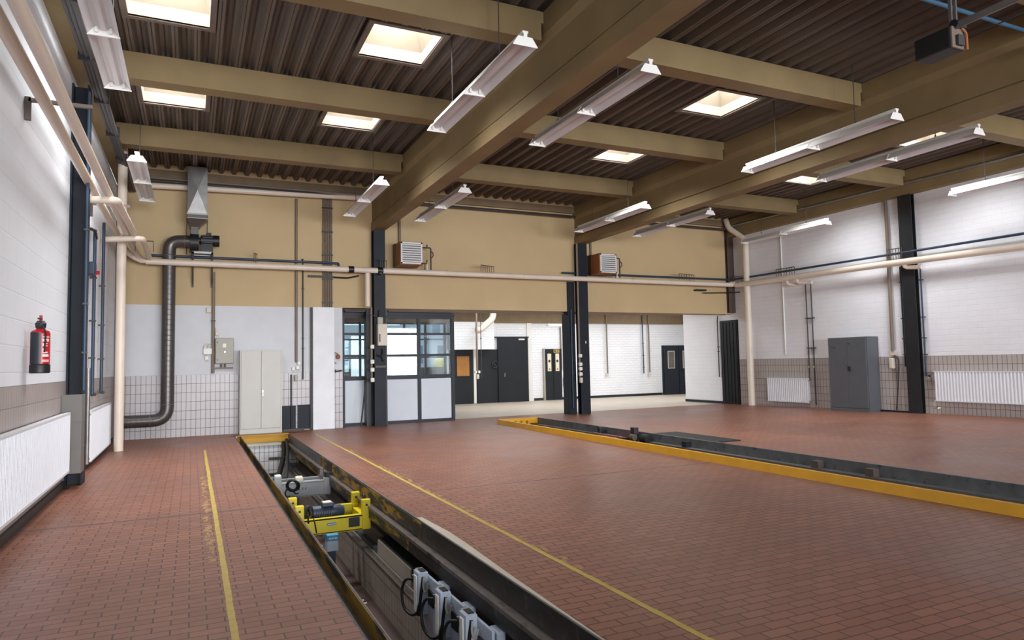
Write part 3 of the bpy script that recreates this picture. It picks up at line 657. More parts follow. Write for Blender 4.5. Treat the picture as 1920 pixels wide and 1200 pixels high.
# floor markings and joints
def markline(x, y0, y1, w, lab, ghost):
    t = thing('floor_line', lab, 'marking', (x, (y0+y1)/2, 0), 'yellow floor lines')
    mb = MB(); n = 60
    for k in range(n):
        a, b = y0+(y1-y0)*k/n, y0+(y1-y0)*(k+1)/n
        j0, j1 = random.uniform(-.004, .004), random.uniform(-.004, .004)
        mb.add([(x-w/2+j0, a, .0016), (x+w/2+j1, a, .0016), (x+w/2+j0, b, .0016), (x-w/2+j1, b, .0016)], [(0, 1, 2, 3)])
    mb.build('line', 'line', t)
    g = MB()
    for a, b, dx, nn in ghost:
        for k in range(nn):
            y = random.uniform(a, b); xx = x+dx+random.uniform(-.028, .028); l = random.uniform(.03, .13); ww = random.uniform(.008, .03)
            z = .0008+random.random()*.0007; g.add([(xx-ww, y, z), (xx+ww*.6, y+l*.1, z), (xx+ww, y+l, z), (xx-ww*.7, y+l*.9, z)], [(0, 1, 2, 3)])
    g.build('flaking_paint', 'worn_line', t)
markline(.236, 1.0, 14.0, .042, 'yellow floor line left of the pit', [(5.9, 10.6, -.075, 90)])
markline(2.525, 1.0, 15.9, .045, 'yellow floor line right of the pit', [(8.2, 12.5, .06, 60), (4.0, 8.0, .055, 40)])
jm = MB().box(XL, .88, 7.915, 7.945, 0, .0012).box(2.05, 6.86, 7.87, 7.90, 0, .0012)
tag(jm.build('floor_joint', 'brownsteel'), 'dark expansion joint crossing the red floor', 'joint', kind='structure')

# ------------------------------------------------------------------ back wall equipment
def locker(name, lab, x0, x1, y0, y1, z0, z1, m, side, face='y'):
    """two-door steel locker; face y: doors look at -y, face x: doors look at -x"""
    t = thing(name, lab, 'locker', ((x0+x1)/2, (y0+y1)/2, z0))
    if face == 'y':
        MB().box(x0, x1, y0+.02, y1, z0, z1).build('body', m, t)
        xm = (x0+x1)/2
        for a, b, s in ((x0+.025, xm-.003, 1), (xm+.003, x1-.025, -1)):
            d = MB().bbox(a, b, y0, y0+.022, z0+.12, z1-.025, .006).build('door', m, t)
            if s == -1: 
                MB().bbox(a+.012, a+.045, y0-.006, y0+.001, z0+.86, z0+.99, .003).tube([(a+.028, y0-.004, z0+.95), (a+.028, y0-.03, z0+.95), (a+.028, y0-.034, z0+.87)], .008, 8).build('handle', 'chrome', d, label='chrome handle')
            for zz in (z0+.35, z1-.35): MB().box(a+.004 if s == 1 else b-.012, a+.012 if s == 1 else b-.004, y0-.004, y0+.001, zz, zz+.06).build('hinge', m, d)
        MB().box(x0+.01, x1-.01, y0+.006, y0+.022, z0+.012, z0+.11).build('plinth', m, t)
    return t
locker('steel_locker', 'pale grey two-door steel locker standing at the head of the pit', 1.0, 1.915, 16.73, 17.07, 0, 1.91, 'cab_light', 'cab_light')

t = thing('switch_box', 'grey-beige electrical switch box on the back wall beside the pale locker', 'switch box', (.685, 17.0, 1.6))
MB().bbox(.49, .88, 16.94, YB, 1.61, 2.20, .012).build('enclosure', 'boxgrey', t)
d = MB().bbox(.50, .87, 16.925, 16.945, 1.625, 2.185, .006).build('door', 'boxgrey', t)
MB().box(.645, .715, 16.918, 16.926, 1.98, 2.07).build('label_plate', 'white', d)
MB().tube([(.69, 16.926, 1.88), (.69, 16.915, 1.88)], .014, 12).build('lock', 'chrome', d)
for zz in (1.70, 2.10): MB().tube([(.535, 16.926, zz), (.535, 16.917, zz)], .013, 10).build('screw', 'black', d)
MB().box(.47, .87, 17.04, YB, 1.49, 1.535).tube([(.62, 17.05, 1.61), (.62, 17.05, 1.53)], .02, 8).tube([(.7, 17.05, 1.61), (.7, 17.05, 1.53)], .02, 8).build('cable_duct', 'conduit', t)

def pipe(name, pts, r, m, lab, cat='pipe', bend=0., group=None, n=14, clips=None, clipm='dconduit'):
    t = thing(name, lab, cat, pts[0], group)
    MB().tube(pts, r, n, bend=bend).build('run', m, t, smooth=True)
    if clips:
        for c in clips:
            MB().box(c[0]-r-.012, c[0]+r+.012, c[1]-r-.012, c[1]+r+.012, c[2]-.012, c[2]+.012).build('clip', clipm, t)
    return t
pipe('cable_conduit', [(.445, 17.06, 3.72), (.445, 17.06, 1.40)], .035, 'conduit', 'grey-brown cable duct running down the wall to the switch box', 'conduit', clips=[(.445, 17.06, 2.6)])
t = thing('socket_group', 'white switch and sockets left of the switch box', 'socket', (.33, 17.06, 1.75))
MB().bbox(.24, .42, 17.03, YB, 1.83, 1.97, .012).build('switch', 'white', t)
MB().bbox(.27, .36, 17.04, YB, 1.70, 1.79, .015).build('socket', 'white', t)
MB().tube([(.25, 17.06, 1.97), (.27, 17.06, 2.07), (.42, 17.06, 2.07)], .012, 8, bend=.04).tube([(.33, 17.06, 1.97), (.34, 17.06, 2.03), (.42, 17.06, 2.03)], .012, 8, bend=.03).tube([(.315, 17.06, 1.83), (.315, 17.06, 1.78)], .01, 8).build('cable', 'boxcream', t)
t = thing('junction_box', 'small beige junction box on the cable duct above the switch box', 'junction box', (.53, 17.06, 2.26))
MB().bbox(.49, .57, 17.03, YB, 2.26, 2.36, .012).build('box', 'boxcream', t)
MB().tube([(.50, 17.06, 2.36), (.51, 17.06, 2.42), (.46, 17.06, 2.46)], .009, 8, bend=.03).build('cable', 'boxcream', t)
tag(MB().bbox(.30, .40, 17.03, YB, 2.78, 2.90, .012).build('junction_box', 'boxcream'), 'beige junction box at the top of the white band, left of the cable duct', 'junction box')

# extraction duct with fan
t = thing('extraction_duct', 'dark spiral duct rising from the floor corner to the fan on the back wall', 'duct', (-.47, 16.85, .27))
MB().tube([(-1.33, 16.86, .40), (-.47, 16.86, .40), (-.47, 16.86, 4.36), (-.02, 16.80, 4.36)], .135, 28, bend=.30).build('tube', 'duct', t, smooth=True)
sm = MB()
for k in range(30):
    z = .80+k*.112
    if z < 4.05: sm.ring((-.47, 16.86, z), (.06, 0, 1), .136, .0045, 28, 6)
for k in range(6): sm.ring((-1.25+k*.1, 16.86, .4), (1, 0, .05), .136, .0035, 28, 6)
sm.build('spiral_seam', 'duct', t, smooth=True)
MB().ring((-.47, 16.86, 4.03), (0, 0, 1), .135, .008).ring((-.47, 16.86, .74), (0, 0, 1), .135, .008).ring((-.80, 16.86, .4), (1, 0, 0), .135, .008).ring((-.16, 16.82, 4.36), (1, 0, 0), .135, .008).build('seam', 'galv', t, smooth=True)
t = thing('extraction_fan', 'extraction fan with motor, hopper and sheet duct under the roof on the back wall', 'fan', (.1, 16.75, 4.1))
MB().tube([(-.05, 16.75, 4.33), (.125, 16.75, 4.33)], .205, 30).box(-.05, .125, 16.75, 16.95, 4.33, 4.55).build('scroll', 'steel2', t, smooth=True)
MB().box(-.04, .12, 16.62, 16.86, 4.5, 4.66).build('neck', 'duct', t)
MB().ring((.04, 16.74, 4.66), (0, 0, 1), .1, .02).build('clamp', 'galv', t, smooth=True)
vs = [(-.04, 16.62, 4.66), (.12, 16.62, 4.66), (.12, 16.86, 4.66), (-.04, 16.86, 4.66), (-.11, 16.52, 4.84), (.29, 16.52, 4.84), (.29, 16.92, 4.84), (-.11, 16.92, 4.84)]
MB().add(vs, [(0, 1, 5, 4), (1, 2, 6, 5), (2, 3, 7, 6), (3, 0, 4, 7)]).box(-.11, .29, 16.52, 16.92, 4.84, 4.93).build('hopper', 'duct', t)
MB().box(-.125, .305, 16.505, 16.935, 4.92, 4.955).box(-.125, .305, 16.505, 16.935, 4.835, 4.85).build('flange', 'galv', t)
s = MB().box(-.11, .29, 16.52, 16.92, 4.95, 6.0)
for (p, q, r3, c4) in (((-.11, 4.95), (.29, 4.95), (.29, 6.0), (-.11, 6.0)),):
    cx, cz = .09, 5.475
    s.add([(p[0], 16.519, p[1]), (q[0], 16.519, q[1]), (r3[0], 16.519, r3[1]), (c4[0], 16.519, c4[1]), (cx, 16.485, cz)], [(0, 1, 4), (1, 2, 4), (2, 3, 4), (3, 0, 4)])
s.build('sheet_duct', 'galv', t, label='galvanised sheet duct with a creased cross')
mo = MB().tube([(.125, 16.75, 4.39), (.16, 16.75, 4.39), (.17, 16.75, 4.39), (.42, 16.75, 4.39)], [.06, .06, .115, .115], 22).box(.18, .40, 16.66, 16.84, 4.26, 4.30)
for k in range(12):
    a = 2*PI*k/12; mo.box(.2, .41, 16.75+.115*math.cos(a)-.006, 16.75+.115*math.cos(a)+.006, 4.39+.115*math.sin(a)-.012, 4.39+.115*math.sin(a)+.012)
mo = mo.build('motor', 'steel2', t, smooth=True)
MB().tube([(.42, 16.75, 4.39), (.55, 16.75, 4.39)], .13, 22).build('motor_cowl', 'black', mo, smooth=True)
MB().bbox(.28, .38, 16.66, 16.8, 4.5, 4.56, .01).build('terminal_box', 'steel2', mo)
MB().box(.16, .42, 16.64, 17.0, 4.12, 4.26).build('motor_stand', 'black', t)
MB().box(-.02, .42, 16.6, 16.64, 4.07, 4.115).box(-.02, .42, 16.96, 17.0, 4.07, 4.115).box(-.02, .03, 16.6, YB, 4.07, 4.11).box(.38, .42, 16.6, YB, 4.07, 4.11).build('bracket', 'galv', t)
MB().box(-.01, .03, 17.04, YB, 3.36, 4.1).box(.39, .43, 17.04, YB, 3.36, 4.1).tube([(.01, 17.06, 3.40), (.01, 16.66, 4.07)], .015, 8).tube([(.41, 17.06, 3.40), (.41, 16.66, 4.07)], .015, 8).build('support_arm', 'brownsteel', t)
MB().tube([(-.12, 16.9, 4.9), (-.12, 16.98, 4.1)], .01, 6).tube([(.30, 16.9, 4.9), (.30, 16.98, 4.1)], .01, 6).build('stay_rod', 'dconduit', t)

# unit heaters
def heater(x, lab, rear_dark):
    t = thing('unit_heater', lab, 'heater', (x+.29, 16.6, 3.98), 'unit heaters under the main pipe')
    y0, y1, z0, z1 = 16.36, 16.9, 4.0, 4.57
    MB().bbox(x, x+.58, y0+.012, y1, z0, z1, .008).build('casing', 'heater', t, label='orange-brown sheet casing')
    MB().box(x-.012, x+.592, y1-.09, y1+.05, z0-.012, z1+.012).build('rear_frame', 'heater_side', t)
    f = MB()
    for a, b, c, d in ((x+.015, x+.565, z1-.05, z1-.015), (x+.015, x+.565, z0+.015, z0+.05), (x+.015, x+.05, z0+.015, z1-.015), (x+.53, x+.565, z0+.015, z1-.015)): f.box(a, b, y0-.008, y0+.014, c, d)
    f.build('front_frame', 'louvre', t)
    MB().box(x+.05, x+.53, y0+.008, y0+.0135, z0+.05, z1-.05).build('grille_back', 'dconduit', t)
    for k in range(8):
        z = z0+.062+k*.058
        MB().add([(x+.05, y0-.012, z), (x+.53, y0-.012, z), (x+.53, y0+.006, z+.042), (x+.05, y0+.006, z+.042), (x+.05, y0-.010, z), (x+.53, y0-.010, z), (x+.53, y0+.008, z+.042), (x+.05, y0+.008, z+.042)],
                 [(0, 1, 2, 3), (7, 6, 5, 4), (0, 4, 5, 1), (3, 2, 6, 7)]).build('louvre_slat', 'louvre', t)
    p = MB().tube([(x+.58, 16.7, 4.5), (x+.90, 16.7, 4.5), (x+.90, 16.7, 3.93)], .02, 10, bend=.04).build('feed_pipe', 'dconduit', t, smooth=True)
    MB().tube([(x+.80, 16.7, 4.5), (x+.80, 16.7, 4.58)], .018, 8).tube([(x+.9, 16.7, 4.42), (x+.95, 16.66, 4.36), (x+.95, 16.66, 4.28), (x+.9, 16.7, 4.22)], .016, 8, bend=.02).build('valve', 'brownsteel', p)
    p = MB().tube([(x+.58, 16.7, 4.09), (x+.78, 16.7, 4.09), (x+.80, 16.7, 4.18)], .018, 10).tube([(x+.74, 16.7, 4.09), (x+.74, 16.7, 3.93)], .012, 8).build('return_pipe', 'dconduit', t, smooth=True)
    MB().tube([(x+.80, 16.7, 4.07), (x+.80, 16.7, 3.92)], .02, 10).build('sleeve', 'cream_pipe', p)
    return t
heater(4.66, 'orange-brown unit heater with white louvres, right of the first dark column', 0)
heater(10.46, 'orange-brown unit heater with white louvres, right of the free column', 0)
pipe('cable_conduit', [(4.84, 17.05, 5.6), (4.84, 17.05, 4.5)], .035, 'conduit', 'brown cable duct rising from the first heater', 'conduit')
pipe('cable_conduit', [(10.60, 17.05, 5.3), (10.60, 17.05, 4.5)], .03, 'conduit', 'brown cable duct rising from the second heater', 'conduit')

# cream main pipe along the back wall, continuing along the right wall
t = thing('heating_main', 'long cream insulated pipe across the beige back wall', 'pipe', (7, 16.7, 3.86), 'cream insulated pipes')
MB().tube([(-.92, 16.7, 3.86), (15.62, 16.7, 3.855)], .07, 18).build('run', 'cream_pipe', t, smooth=True)
for xx in (3.45, 4.92): MB().tube([(xx, 16.7, 3.86), (xx+.13, 16.7, 3.86)], .085, 16).build('clamp', 'black', t, smooth=True) if xx < 4 else None
MB().tube([(4.17, 16.7, 3.86), (4.30, 16.7, 3.86)], .086, 16).box(4.2, 4.27, 16.62, 16.8, 3.76, 3.80).build('clamp', 'black', t, smooth=True)
for xx in (2.0, 6.0, 8.2, 11.8, 13.2): MB().tube([(xx, 16.7, 3.86), (xx+.012, 16.7, 3.86)], .0795, 18).build('joint_tape', 'paper', t, smooth=True)
t = thing('heating_main', 'cream insulated pipe running along the right wall', 'pipe', (15.75, 8, 3.8), 'cream insulated pipes')
MB().tube([(15.72, 16.62, 3.84), (15.74, 11.57, 3.79), (15.75, 5., 3.66), (15.75, YF, 3.6)], .082, 18).build('run', 'cream_pipe', t, smooth=True)
MB().tube([(15.58, 16.7, 3.86), (15.66, 16.74, 3.9), (15.74, 16.66, 3.86), (15.73, 16.5, 3.84)], .082, 16, bend=.05).build('elbow', 'cream_pipe', t, smooth=True)
for nm, ya, yb, dz in (('short cream branch pipe off the right wall main, first beside the conduit pair', 14.62, 14.36, 0), ('cream branch pipe off the right wall main above the pair of thin pipes', 14.26, 13.80, 0), ('cream branch pipe off the right wall main in front of the dark column', 10.99, 10.60, .05)):
    pipe('branch_pipe', [(15.76, ya, 3.80+dz*.0), (15.76, ya-.04, 3.64), (15.86, yb, 3.61)], .05, 'cream_pipe', nm, 'pipe', bend=.08, group='cream branch pipes on the right wall')
# cream pipes along the left wall
pipe('heating_main', [(-1.3, YF, 4.09), (-1.3, 16.4, 4.09), (-1.2, 16.62, 3.95), (-.98, 16.7, 3.86)], .056, 'cream_pipe', 'cream insulated pipe along the left wall, closest to the wall', 'pipe', bend=.2, group='cream insulated pipes', n=18)
pipe('heating_main', [(-1.1, YF, 4.0), (-1.1, 16.5, 4.03), (-1.02, 16.66, 3.9), (-.93, 16.7, 3.86)], .056, 'cream_pipe', 'cream insulated pipe along the left wall, further from the wall', 'pipe', bend=.15, group='cream insulated pipes', n=18)
pipe('branch_pipe', [(XL, 11.13, 3.90), (-.99, 11.13, 3.94), (-.98, 14.2, 4.02)], .052, 'cream_pipe', 'cream branch pipe crossing from the dark left column under the two wall pipes', 'pipe', bend=.14, group='cream branch pipes on the left wall', n=16)
pipe('branch_pipe', [(XL, 14.26, 3.88), (-.84, 14.26, 3.94), (-.84, 16.6, 3.92)], .052, 'cream_pipe', 'cream branch pipe crossing at the thin dark wall pipes near the corner', 'pipe', bend=.14, group='cream branch pipes on the left wall', n=16)
for k, (yy, lab) in enumerate(((7.94, 'steel pipe bracket on the left wall over the fire extinguisher'), (12.6, 'steel pipe bracket on the left wall behind the dark column'))):
    t = thing('pipe_bracket', lab, 'bracket', (XL+.05, yy, 4.0), 'pipe brackets on the left wall')
    MB().box(XL, XL+.05, yy-.02, yy+.02, 3.97, 4.20).build('wall_plate', 'brownsteel', t)
    MB().box(XL+.03, -.93, yy-.02, yy+.02, 4.155, 4.19).build('arm', 'trimbrown', t)
pipe('downpipe', [(-1.225, 14.85, 0), (-1.225, 14.85, 3.9), (-1.225, 14.85, 5.9)], .082, 'cream_pipe', 'cream vertical drain pipe standing by the left rear corner', 'pipe', n=20)
pipe('drain_pipe', [(-1.2, 16.88, 5.57), (4.02, 16.88, 5.70)], .065, 'cream_pipe', 'beige drain pipe under the roof along the back wall', 'pipe', n=16)
t = thing('downpipe', 'cream downpipe with an elbow in the far right corner', 'pipe', (15.85, 16.28, 0), None)
MB().tube([(15.85, 16.28, fz(16, 16)), (15.85, 16.28, 5.17)], .1, 20).build('run', 'cream_pipe', t, smooth=True)
MB().tube([(15.85, 16.28, 5.12), (15.85, 16.28, 5.19)], .125, 20).build('collar', 'cream_pipe', t, smooth=True)
MB().tube([(15.85, 16.28, 5.15), (15.78, 16.32, 5.33), (15.62, 16.75, 5.70), (15.61, 16.85, 5.99)], .085, 16, bend=.12).build('elbow', 'cream_pipe', t, smooth=True)
pipe('drop_pipe', [(3.93, 16.75, 3.8), (3.93, 16.75, 2.96)], .062, 'cream_pipe', 'short cream pipe dropping from the main beside the first dark column', 'pipe', n=16)

# dark thin pipes
t = pipe('gas_pipe', [(-.9, 16.98, 4.04), (3.2, 16.98, 4.04), (3.26, 16.98, 4.04), (3.26, 16.9, 3.92)], .028, 'bluepipe', 'thin dark blue pipe behind the cream main on the left half of the back wall', 'pipe', bend=.05)
t = pipe('gas_pipe', [(9.6, 17.0, 4.05), (15.85, 16.98, 4.06), (15.88, 16.7, 4.06), (15.9, YF, 3.90)], .03, 'bluepipe', 'thin dark blue pipe over the cream main around the right rear corner', 'pipe', bend=.06)
tag(MB().box(2.55, 3.15, 17.02, YB, 3.68, 3.73).tube([(3.15, 17.05, 3.70), (3.5, 16.98, 3.68), (3.75, 16.9, 3.74)], .02, 8, bend=.1).build('cable_shelf', 'black'), 'black cable shelf below the cream main, left of the first dark column', 'shelf')
tag(MB().box(14.4, 14.8, 16.95, YB, 3.66, 3.71).tube([(14.7, 17., 3.6), (15.5, 16.9, 3.62), (15.85, 16.6, 3.62)], .018, 8, bend=.1).build('cable_shelf', 'black'), 'black cable shelf below the cream main in the right rear corner', 'shelf')

# comb shaped pipe hangers
def comb(pts0, pts1, zt, zb, n, lab):
    t = thing('pipe_hanger', lab, 'bracket', pts0 + (zb,), 'comb shaped pipe hangers')
    a, b = Vector(pts0+(zt,)), Vector(pts1+(zt,))
    MB().tube([a, b], .012, 6).build('top_bar', 'brownsteel', t)
    for k in range(n):
        p = a.lerp(b, k/(n-1)); MB().tube([p, (p.x, p.y, zb)], .008, 6).build('tine', 'brownsteel', t)
comb((6.9, 16.58), (7.36, 16.78), 4.10, 3.93, 7, 'comb shaped hanger on the cream main between the heaters')
comb((13.43, 16.58), (14.15, 16.75), 4.12, 3.93, 7, 'comb shaped hanger on the cream main right of the second heater')
comb((4.22, 16.58), (4.42, 16.78), 4.12, 3.93, 4, 'comb shaped hanger on the cream main at the first dark column')
comb((15.8, 15.03), (15.85, 14.39), 4.13, 3.88, 8, 'comb shaped hanger on the right wall main near the downpipe')
comb((15.8, 11.42), (15.85, 11.07), 4.15, 3.84, 6, 'comb shaped hanger on the right wall main at the dark column')
comb((15.6, 16.6), (15.9, 16.2), 4.10, 3.90, 5, 'comb shaped hanger in the right rear corner')
comb((10.75, 16.6), (11.15, 16.8), 4.10, 3.93, 5, 'comb shaped hanger below the second heater')
comb((-1.05, 15.6), (-.72, 15.6), 4.12, 3.9, 3, 'comb shaped hanger over the left wall pipes')
comb((1.28, 16.62), (1.36, 16.8), 4.14, 3.93, 3, 'comb shaped hanger on the cream main right of the fan')

# cable riser
t = thing('cable_riser', 'six parallel grey conduits clamped together down the beige wall', 'conduit', (3.01, 17.05, 2.96))
for k in range(6): MB().tube([(2.91+k*.042, 17.07, 2.96), (2.91+k*.042, 17.07, 5.66)], .017, 10).build('conduit', 'conduit', t, smooth=True)
for z in (5.42, 4.82, 4.24, 3.65, 3.07): MB().box(2.885, 3.145, 17.04, YB, z-.015, z+.015).build('clamp', 'black', t)
pipe('cable_conduit', [(2.275, 17.06, 5.58), (2.275, 17.06, 1.62)], .03, 'conduit', 'grey-brown cable duct from the roof down to the sockets by the pale locker', 'conduit')
pipe('cable_conduit', [(2.40, 17.06, 4.10), (2.43, 17.06, 4.12), (2.43, 17.06, 1.20)], .016, 'dconduit', 'thin dark conduit beside the pilaster', 'conduit', clips=[(2.43, 17.06, 2.2), (2.43, 17.06, 1.95), (2.43, 17.06, 3.4)])
t = thing('socket_group', 'white sockets above the slate panels by the pale locker', 'socket', (2.27, 17.06, 1.4))
for a, b in ((2.17, 1.42), (2.27, 1.45), (2.3, 1.55)): MB().bbox(a, a+.075, 17.03, YB, b, b+.085, .01).build('socket', 'white', t)
MB().bbox(2.23, 2.30, 16.99, YB, 1.17, 1.32, .015).build('plug', 'boxgrey', t)
pipe('hose_pipe', [(2.16, 17.06, 1.33), (2.16, 17.06, .05)], .016, 'black', 'black thin pipe down the tiles beside the pale locker', 'pipe')
t = thing('air_coupling', 'red-brown air coupling with a hose loop right of the pilaster', 'coupling', (3.25, 17.05, 1.6))
MB().lathe((3.26, 17.03, 1.68), [(.02, 0), (.05, .03), (.05, .08), (.02, .12)], 14).build('coupling', 'heater', t, smooth=True)
MB().tube([(3.26, 17.05, 1.8), (3.18, 17.05, 1.86), (3.16, 17.05, 1.75), (3.17, 17.05, 1.60), (3.22, 17.05, 1.57)], .01, 8, bend=.08).build('hose', 'conduit', t, smooth=True)
tag(MB().tube([(3.18, 17.06, 1.37), (3.36, 17.06, 1.40)], .02, 8).tube([(3.2, 17.06, 1.35), (3.2, 17.06, 1.43)], .012, 8).build('hook_rail', 'dconduit'), 'small dark hook rail on the tile edge right of the pilaster', 'hook')

# roof edge cables
t = thing('cable_bundle', 'dark bundle of cables under the roof along the back wall', 'cable', (1.3, 16.9, 5.74))
for k, (m_, z) in enumerate((('dconduit', 5.72), ('conduit', 5.755), ('dconduit', 5.69))): MB().tube([(-1.2, 16.88-.02*k, z), (4.05, 16.88-.02*k, z+.01)], .022, 8).build('cable', m_, t, smooth=True)
t = thing('cable_bundle', 'dark cables under the roof along the back wall between the girders', 'cable', (7.3, 16.9, 5.6))
for k, z in enumerate((5.69, 5.655)): MB().tube([(4.5, 16.88-.03*k, z), (10.0, 16.88-.03*k, z)], .022, 8).build('cable', 'dconduit', t, smooth=True)
t = thing('cable_bundle', 'dark cables under the roof along the back wall right of the second girder', 'cable', (13, 16.9, 5.6))
MB().tube([(10.45, 16.88, 5.67), (15.7, 16.88, 5.67)], .035, 8).build('cable', 'dconduit', t, smooth=True)
t = thing('cable_bundle', 'thick dark ribbed cables strapped under the roof along the left wall', 'cable', (-1.25, 8, 5.4))
for k in range(3): MB().tube([(-1.27+.05*k, YF, 5.52-.02*k), (-1.27+.05*k, 16.9, 5.47-.02*k)], .034, 10).build('cable', 'dconduit', t, smooth=True)
for k in range(10): MB().box(-1.32, -1.12, .5+k*1.55, .53+k*1.55, 5.40, 5.56).build('strap', 'black', t)
t = thing('cable_bundle', 'grey flexible conduit along the edge beam of the right wall', 'cable', (15.7, 8, 5.7))
MB().tube([(15.73, YF, 5.62), (15.72, 8.6, 5.66), (15.70, 12, 5.70), (15.68, 16.8, 5.76)], .035, 10).build('cable', 'galv', t, smooth=True)

# ------------------------------------------------------------------ column fittings
t = thing('control_box', 'cream control box hung on the first dark column', 'box', (4.28, 16.7, 1.98))
MB().bbox(4.16, 4.395, 16.64, 16.815, 1.99, 2.53, .012).build('housing', 'boxcream', t)
MB().box(4.185, 4.215, 16.634, 16.641, 2.08, 2.28).build('slot', 'brownsteel', t)
MB().bbox(4.17, 4.30, 16.70, 16.82, 2.53, 2.70, .01).build('top_box', 'boxgrey', t)
MB().tube([(4.23, 16.76, 2.70), (4.23, 16.76, 2.86), (4.28, 16.76, 2.88)], .02, 8, bend=.03).tube([(3.98, 16.80, 2.78), (4.2, 16.72, 2.68), (4.42, 16.78, 2.72)], .012, 8, bend=.1).build('cable', 'dconduit', t, smooth=True)
t = pipe('cable_conduit', [(4.03, 16.80, 2.95), (4.03, 16.80, 1.12)], .028, 'conduit', 'grey-brown conduit with sockets left of the first dark column', 'conduit')
for z in (1.10, 1.35, 1.55, 1.92): MB().bbox(4.0, 4.09, 16.75, 16.83, z, z+.10, .012).build('socket', 'white', t)
t = thing('tool_hook', 'black hooks with a brown tray on the first dark column', 'hook', (4.26, 16.78, 1.4))
MB().box(4.12, 4.38, 16.77, 16.826, 1.45, 1.50).build('tray', 'brownsteel', t)
MB().tube([(4.3, 16.82, 1.9), (4.30, 16.76, 1.78), (4.24, 16.76, 1.72), (4.16, 16.8, 1.76)], .018, 8, bend=.04).tube([(4.27, 16.76, 1.72), (4.32, 16.78, 1.60)], .014, 8).build('hook', 'black', t)
t = pipe('cable_conduit', [(10.015, 16.87, 4.9), (10.015, 16.87, .98)], .03, 'conduit', 'grey conduit with white sockets down the free column', 'conduit')
for z in (1.10, 1.25, 1.38, 1.62): MB().bbox(9.97, 10.07, 16.80, 16.88, z, z+.095, .012).build('socket', 'white', t)
MB().bbox(9.98, 10.06, 16.78, 16.88, .90, 1.05, .015).build('plug', 'boxcream', t)
pipe('gas_pipe', [(9.86, 17.02, 3.0), (9.86, 17.02, .2)], .022, 'bluepipe', 'thin blue pipe on the dark door post at the free column', 'pipe', clips=[(9.86, 17.02, 2.2), (9.86, 17.02, 1.2)])
tag(MB().box(10.24, 10.27, 16.893, 16.90, 2.02, 2.09).build('tag_plate', 'white'), 'tiny white tag on the free column', 'tag')
tag(MB().tube([(3.96, 17.10, 1.16), (3.80, 17.00, .004)], .02, 10).build('pole', 'black'), 'thin black pole leaning against the glazed gate', 'pole')

# ------------------------------------------------------------------ glazed sectional gate in the opening
t = thing('door_1', 'dark framed glazed sectional gate with pale lower panels', 'gate', (4.95, 17.5, 0), kind='structure')
f = MB(); gy0, gy1 = 17.46, 17.54
for a, b in ((3.42, 3.50), (4.42, 4.50), (5.42, 5.50), (6.36, 6.45)): f.box(a, b, gy0, gy1, 0, 2.85)
for a, b in ((0, .06), (1.14, 1.24), (1.725, 1.785), (2.29, 2.345), (2.72, 2.87)): f.box(3.42, 6.45, gy0+.003, gy1-.003, a, b)
f.build('frame', 'doorframe', t)
MB().box(3.5, 6.4, gy0+.01, gy1, 2.8, 2.9).box(3.42, 6.45, 17.42, 17.46, 2.80, 2.87).build('head_track', 'doorframe', t)
for a, b in ((3.50, 4.42), (4.50, 5.42), (5.50, 6.36)):
    MB().bbox(a+.01, b-.01, 17.47, 17.53, .065, 1.135, .008).build('lower_panel', 'panel', t, label='pale grey lower panel')
    for c, d in ((1.24, 1.725), (1.785, 2.29), (2.345, 2.72)):
        MB().box(a, b, 17.495, 17.501, c, d).build('pane', 'glass', t, label='clear glass pane')
tag(MB().tube([(3.4, 17.0, 2.90), (3.98, 17.0, 2.90)], .02, 8).box(3.45, 3.95, 17.1, 17.3, 2.86, 2.93).build('gate_rail', 'brownsteel'), 'brown rail over the narrow part of the glazed gate', 'rail')
tag(MB().box(4.5, 15.9, 17.35, 17.4, 2.93, 2.95).tube([(4.6, 17.30, 2.90), (14.0, 17.30, 2.91)], .018, 8).build('lintel_rail', 'conduit'), 'thin pale conduit along the underside of the lintel', 'rail')

# outer glazed gate of the rear hall and the street behind
t = thing('window_1', 'outer glazed wall of the rear hall, seen through the gate', 'window', (6.4, RY, 0), kind='structure')
f = MB()
for a in (4.3, 5.35, 6.15, 6.95, 7.75, 8.5): f.box(a, a+.07, RY, RY+.08, 0, 3.05)
for a in (0, 1.02, 1.75, 2.4, 2.98): f.box(4.3, 8.6, RY+.005, RY+.075, a, a+.055)
f.build('frame', 'doorframe', t)
MB().box(4.3, 8.6, RY+.035, RY+.041, 0, 3.0).build('pane', 'glass', t)
tag(MB().box(-40, 90, 24.4, 140, -.25, -.06).build('ground', 'asphalt'), 'grey yard outside the rear glazing', 'ground', kind='structure')
def building(x0, x1, y0, y1, h, m, nx, nz, lab):
    t = thing('building', lab, 'building', ((x0+x1)/2, (y0+y1)/2, -.1), 'buildings across the yard')
    MB().box(x0, x1, y0, y1, -.1, h).build('walls', m, t)
    dx = (x1-x0)/nx
    for i in range(nx):
        for k in range(nz):
            xa = x0+dx*(i+.3); za = 1.6+k*2.9
            if za+1.3 < h: MB().box(xa, xa+dx*.4, y0-.05, y0+.02, za, za+1.35).build('window', 'winblue', t)
building(9, 20, 62, 72, 5.2, 'facade', 5, 1, 'low white building across the yard, left one seen through the gate')
building(21.5, 33, 66, 76, 9.0, 'facade2', 6, 3, 'taller pale blue-grey building across the yard')
building(14.5, 18.5, 50, 56, 3.1, 'facade', 2, 1, 'small white kiosk in front of the buildings across the yard')
tag(MB().box(2, 40, 36, 36.6, -.1, 1.36).build('yard_wall', 'hedge'), 'low dark wall in the yard outside the glazing', 'wall')
t = thing('parked_van', 'small yellow van parked behind the yard wall', 'van', (15.2, 41, -.1))
MB().bbox(14.0, 16.8, 40, 41.8, .35, 1.9, .15).build('body', 'carpaint', t)
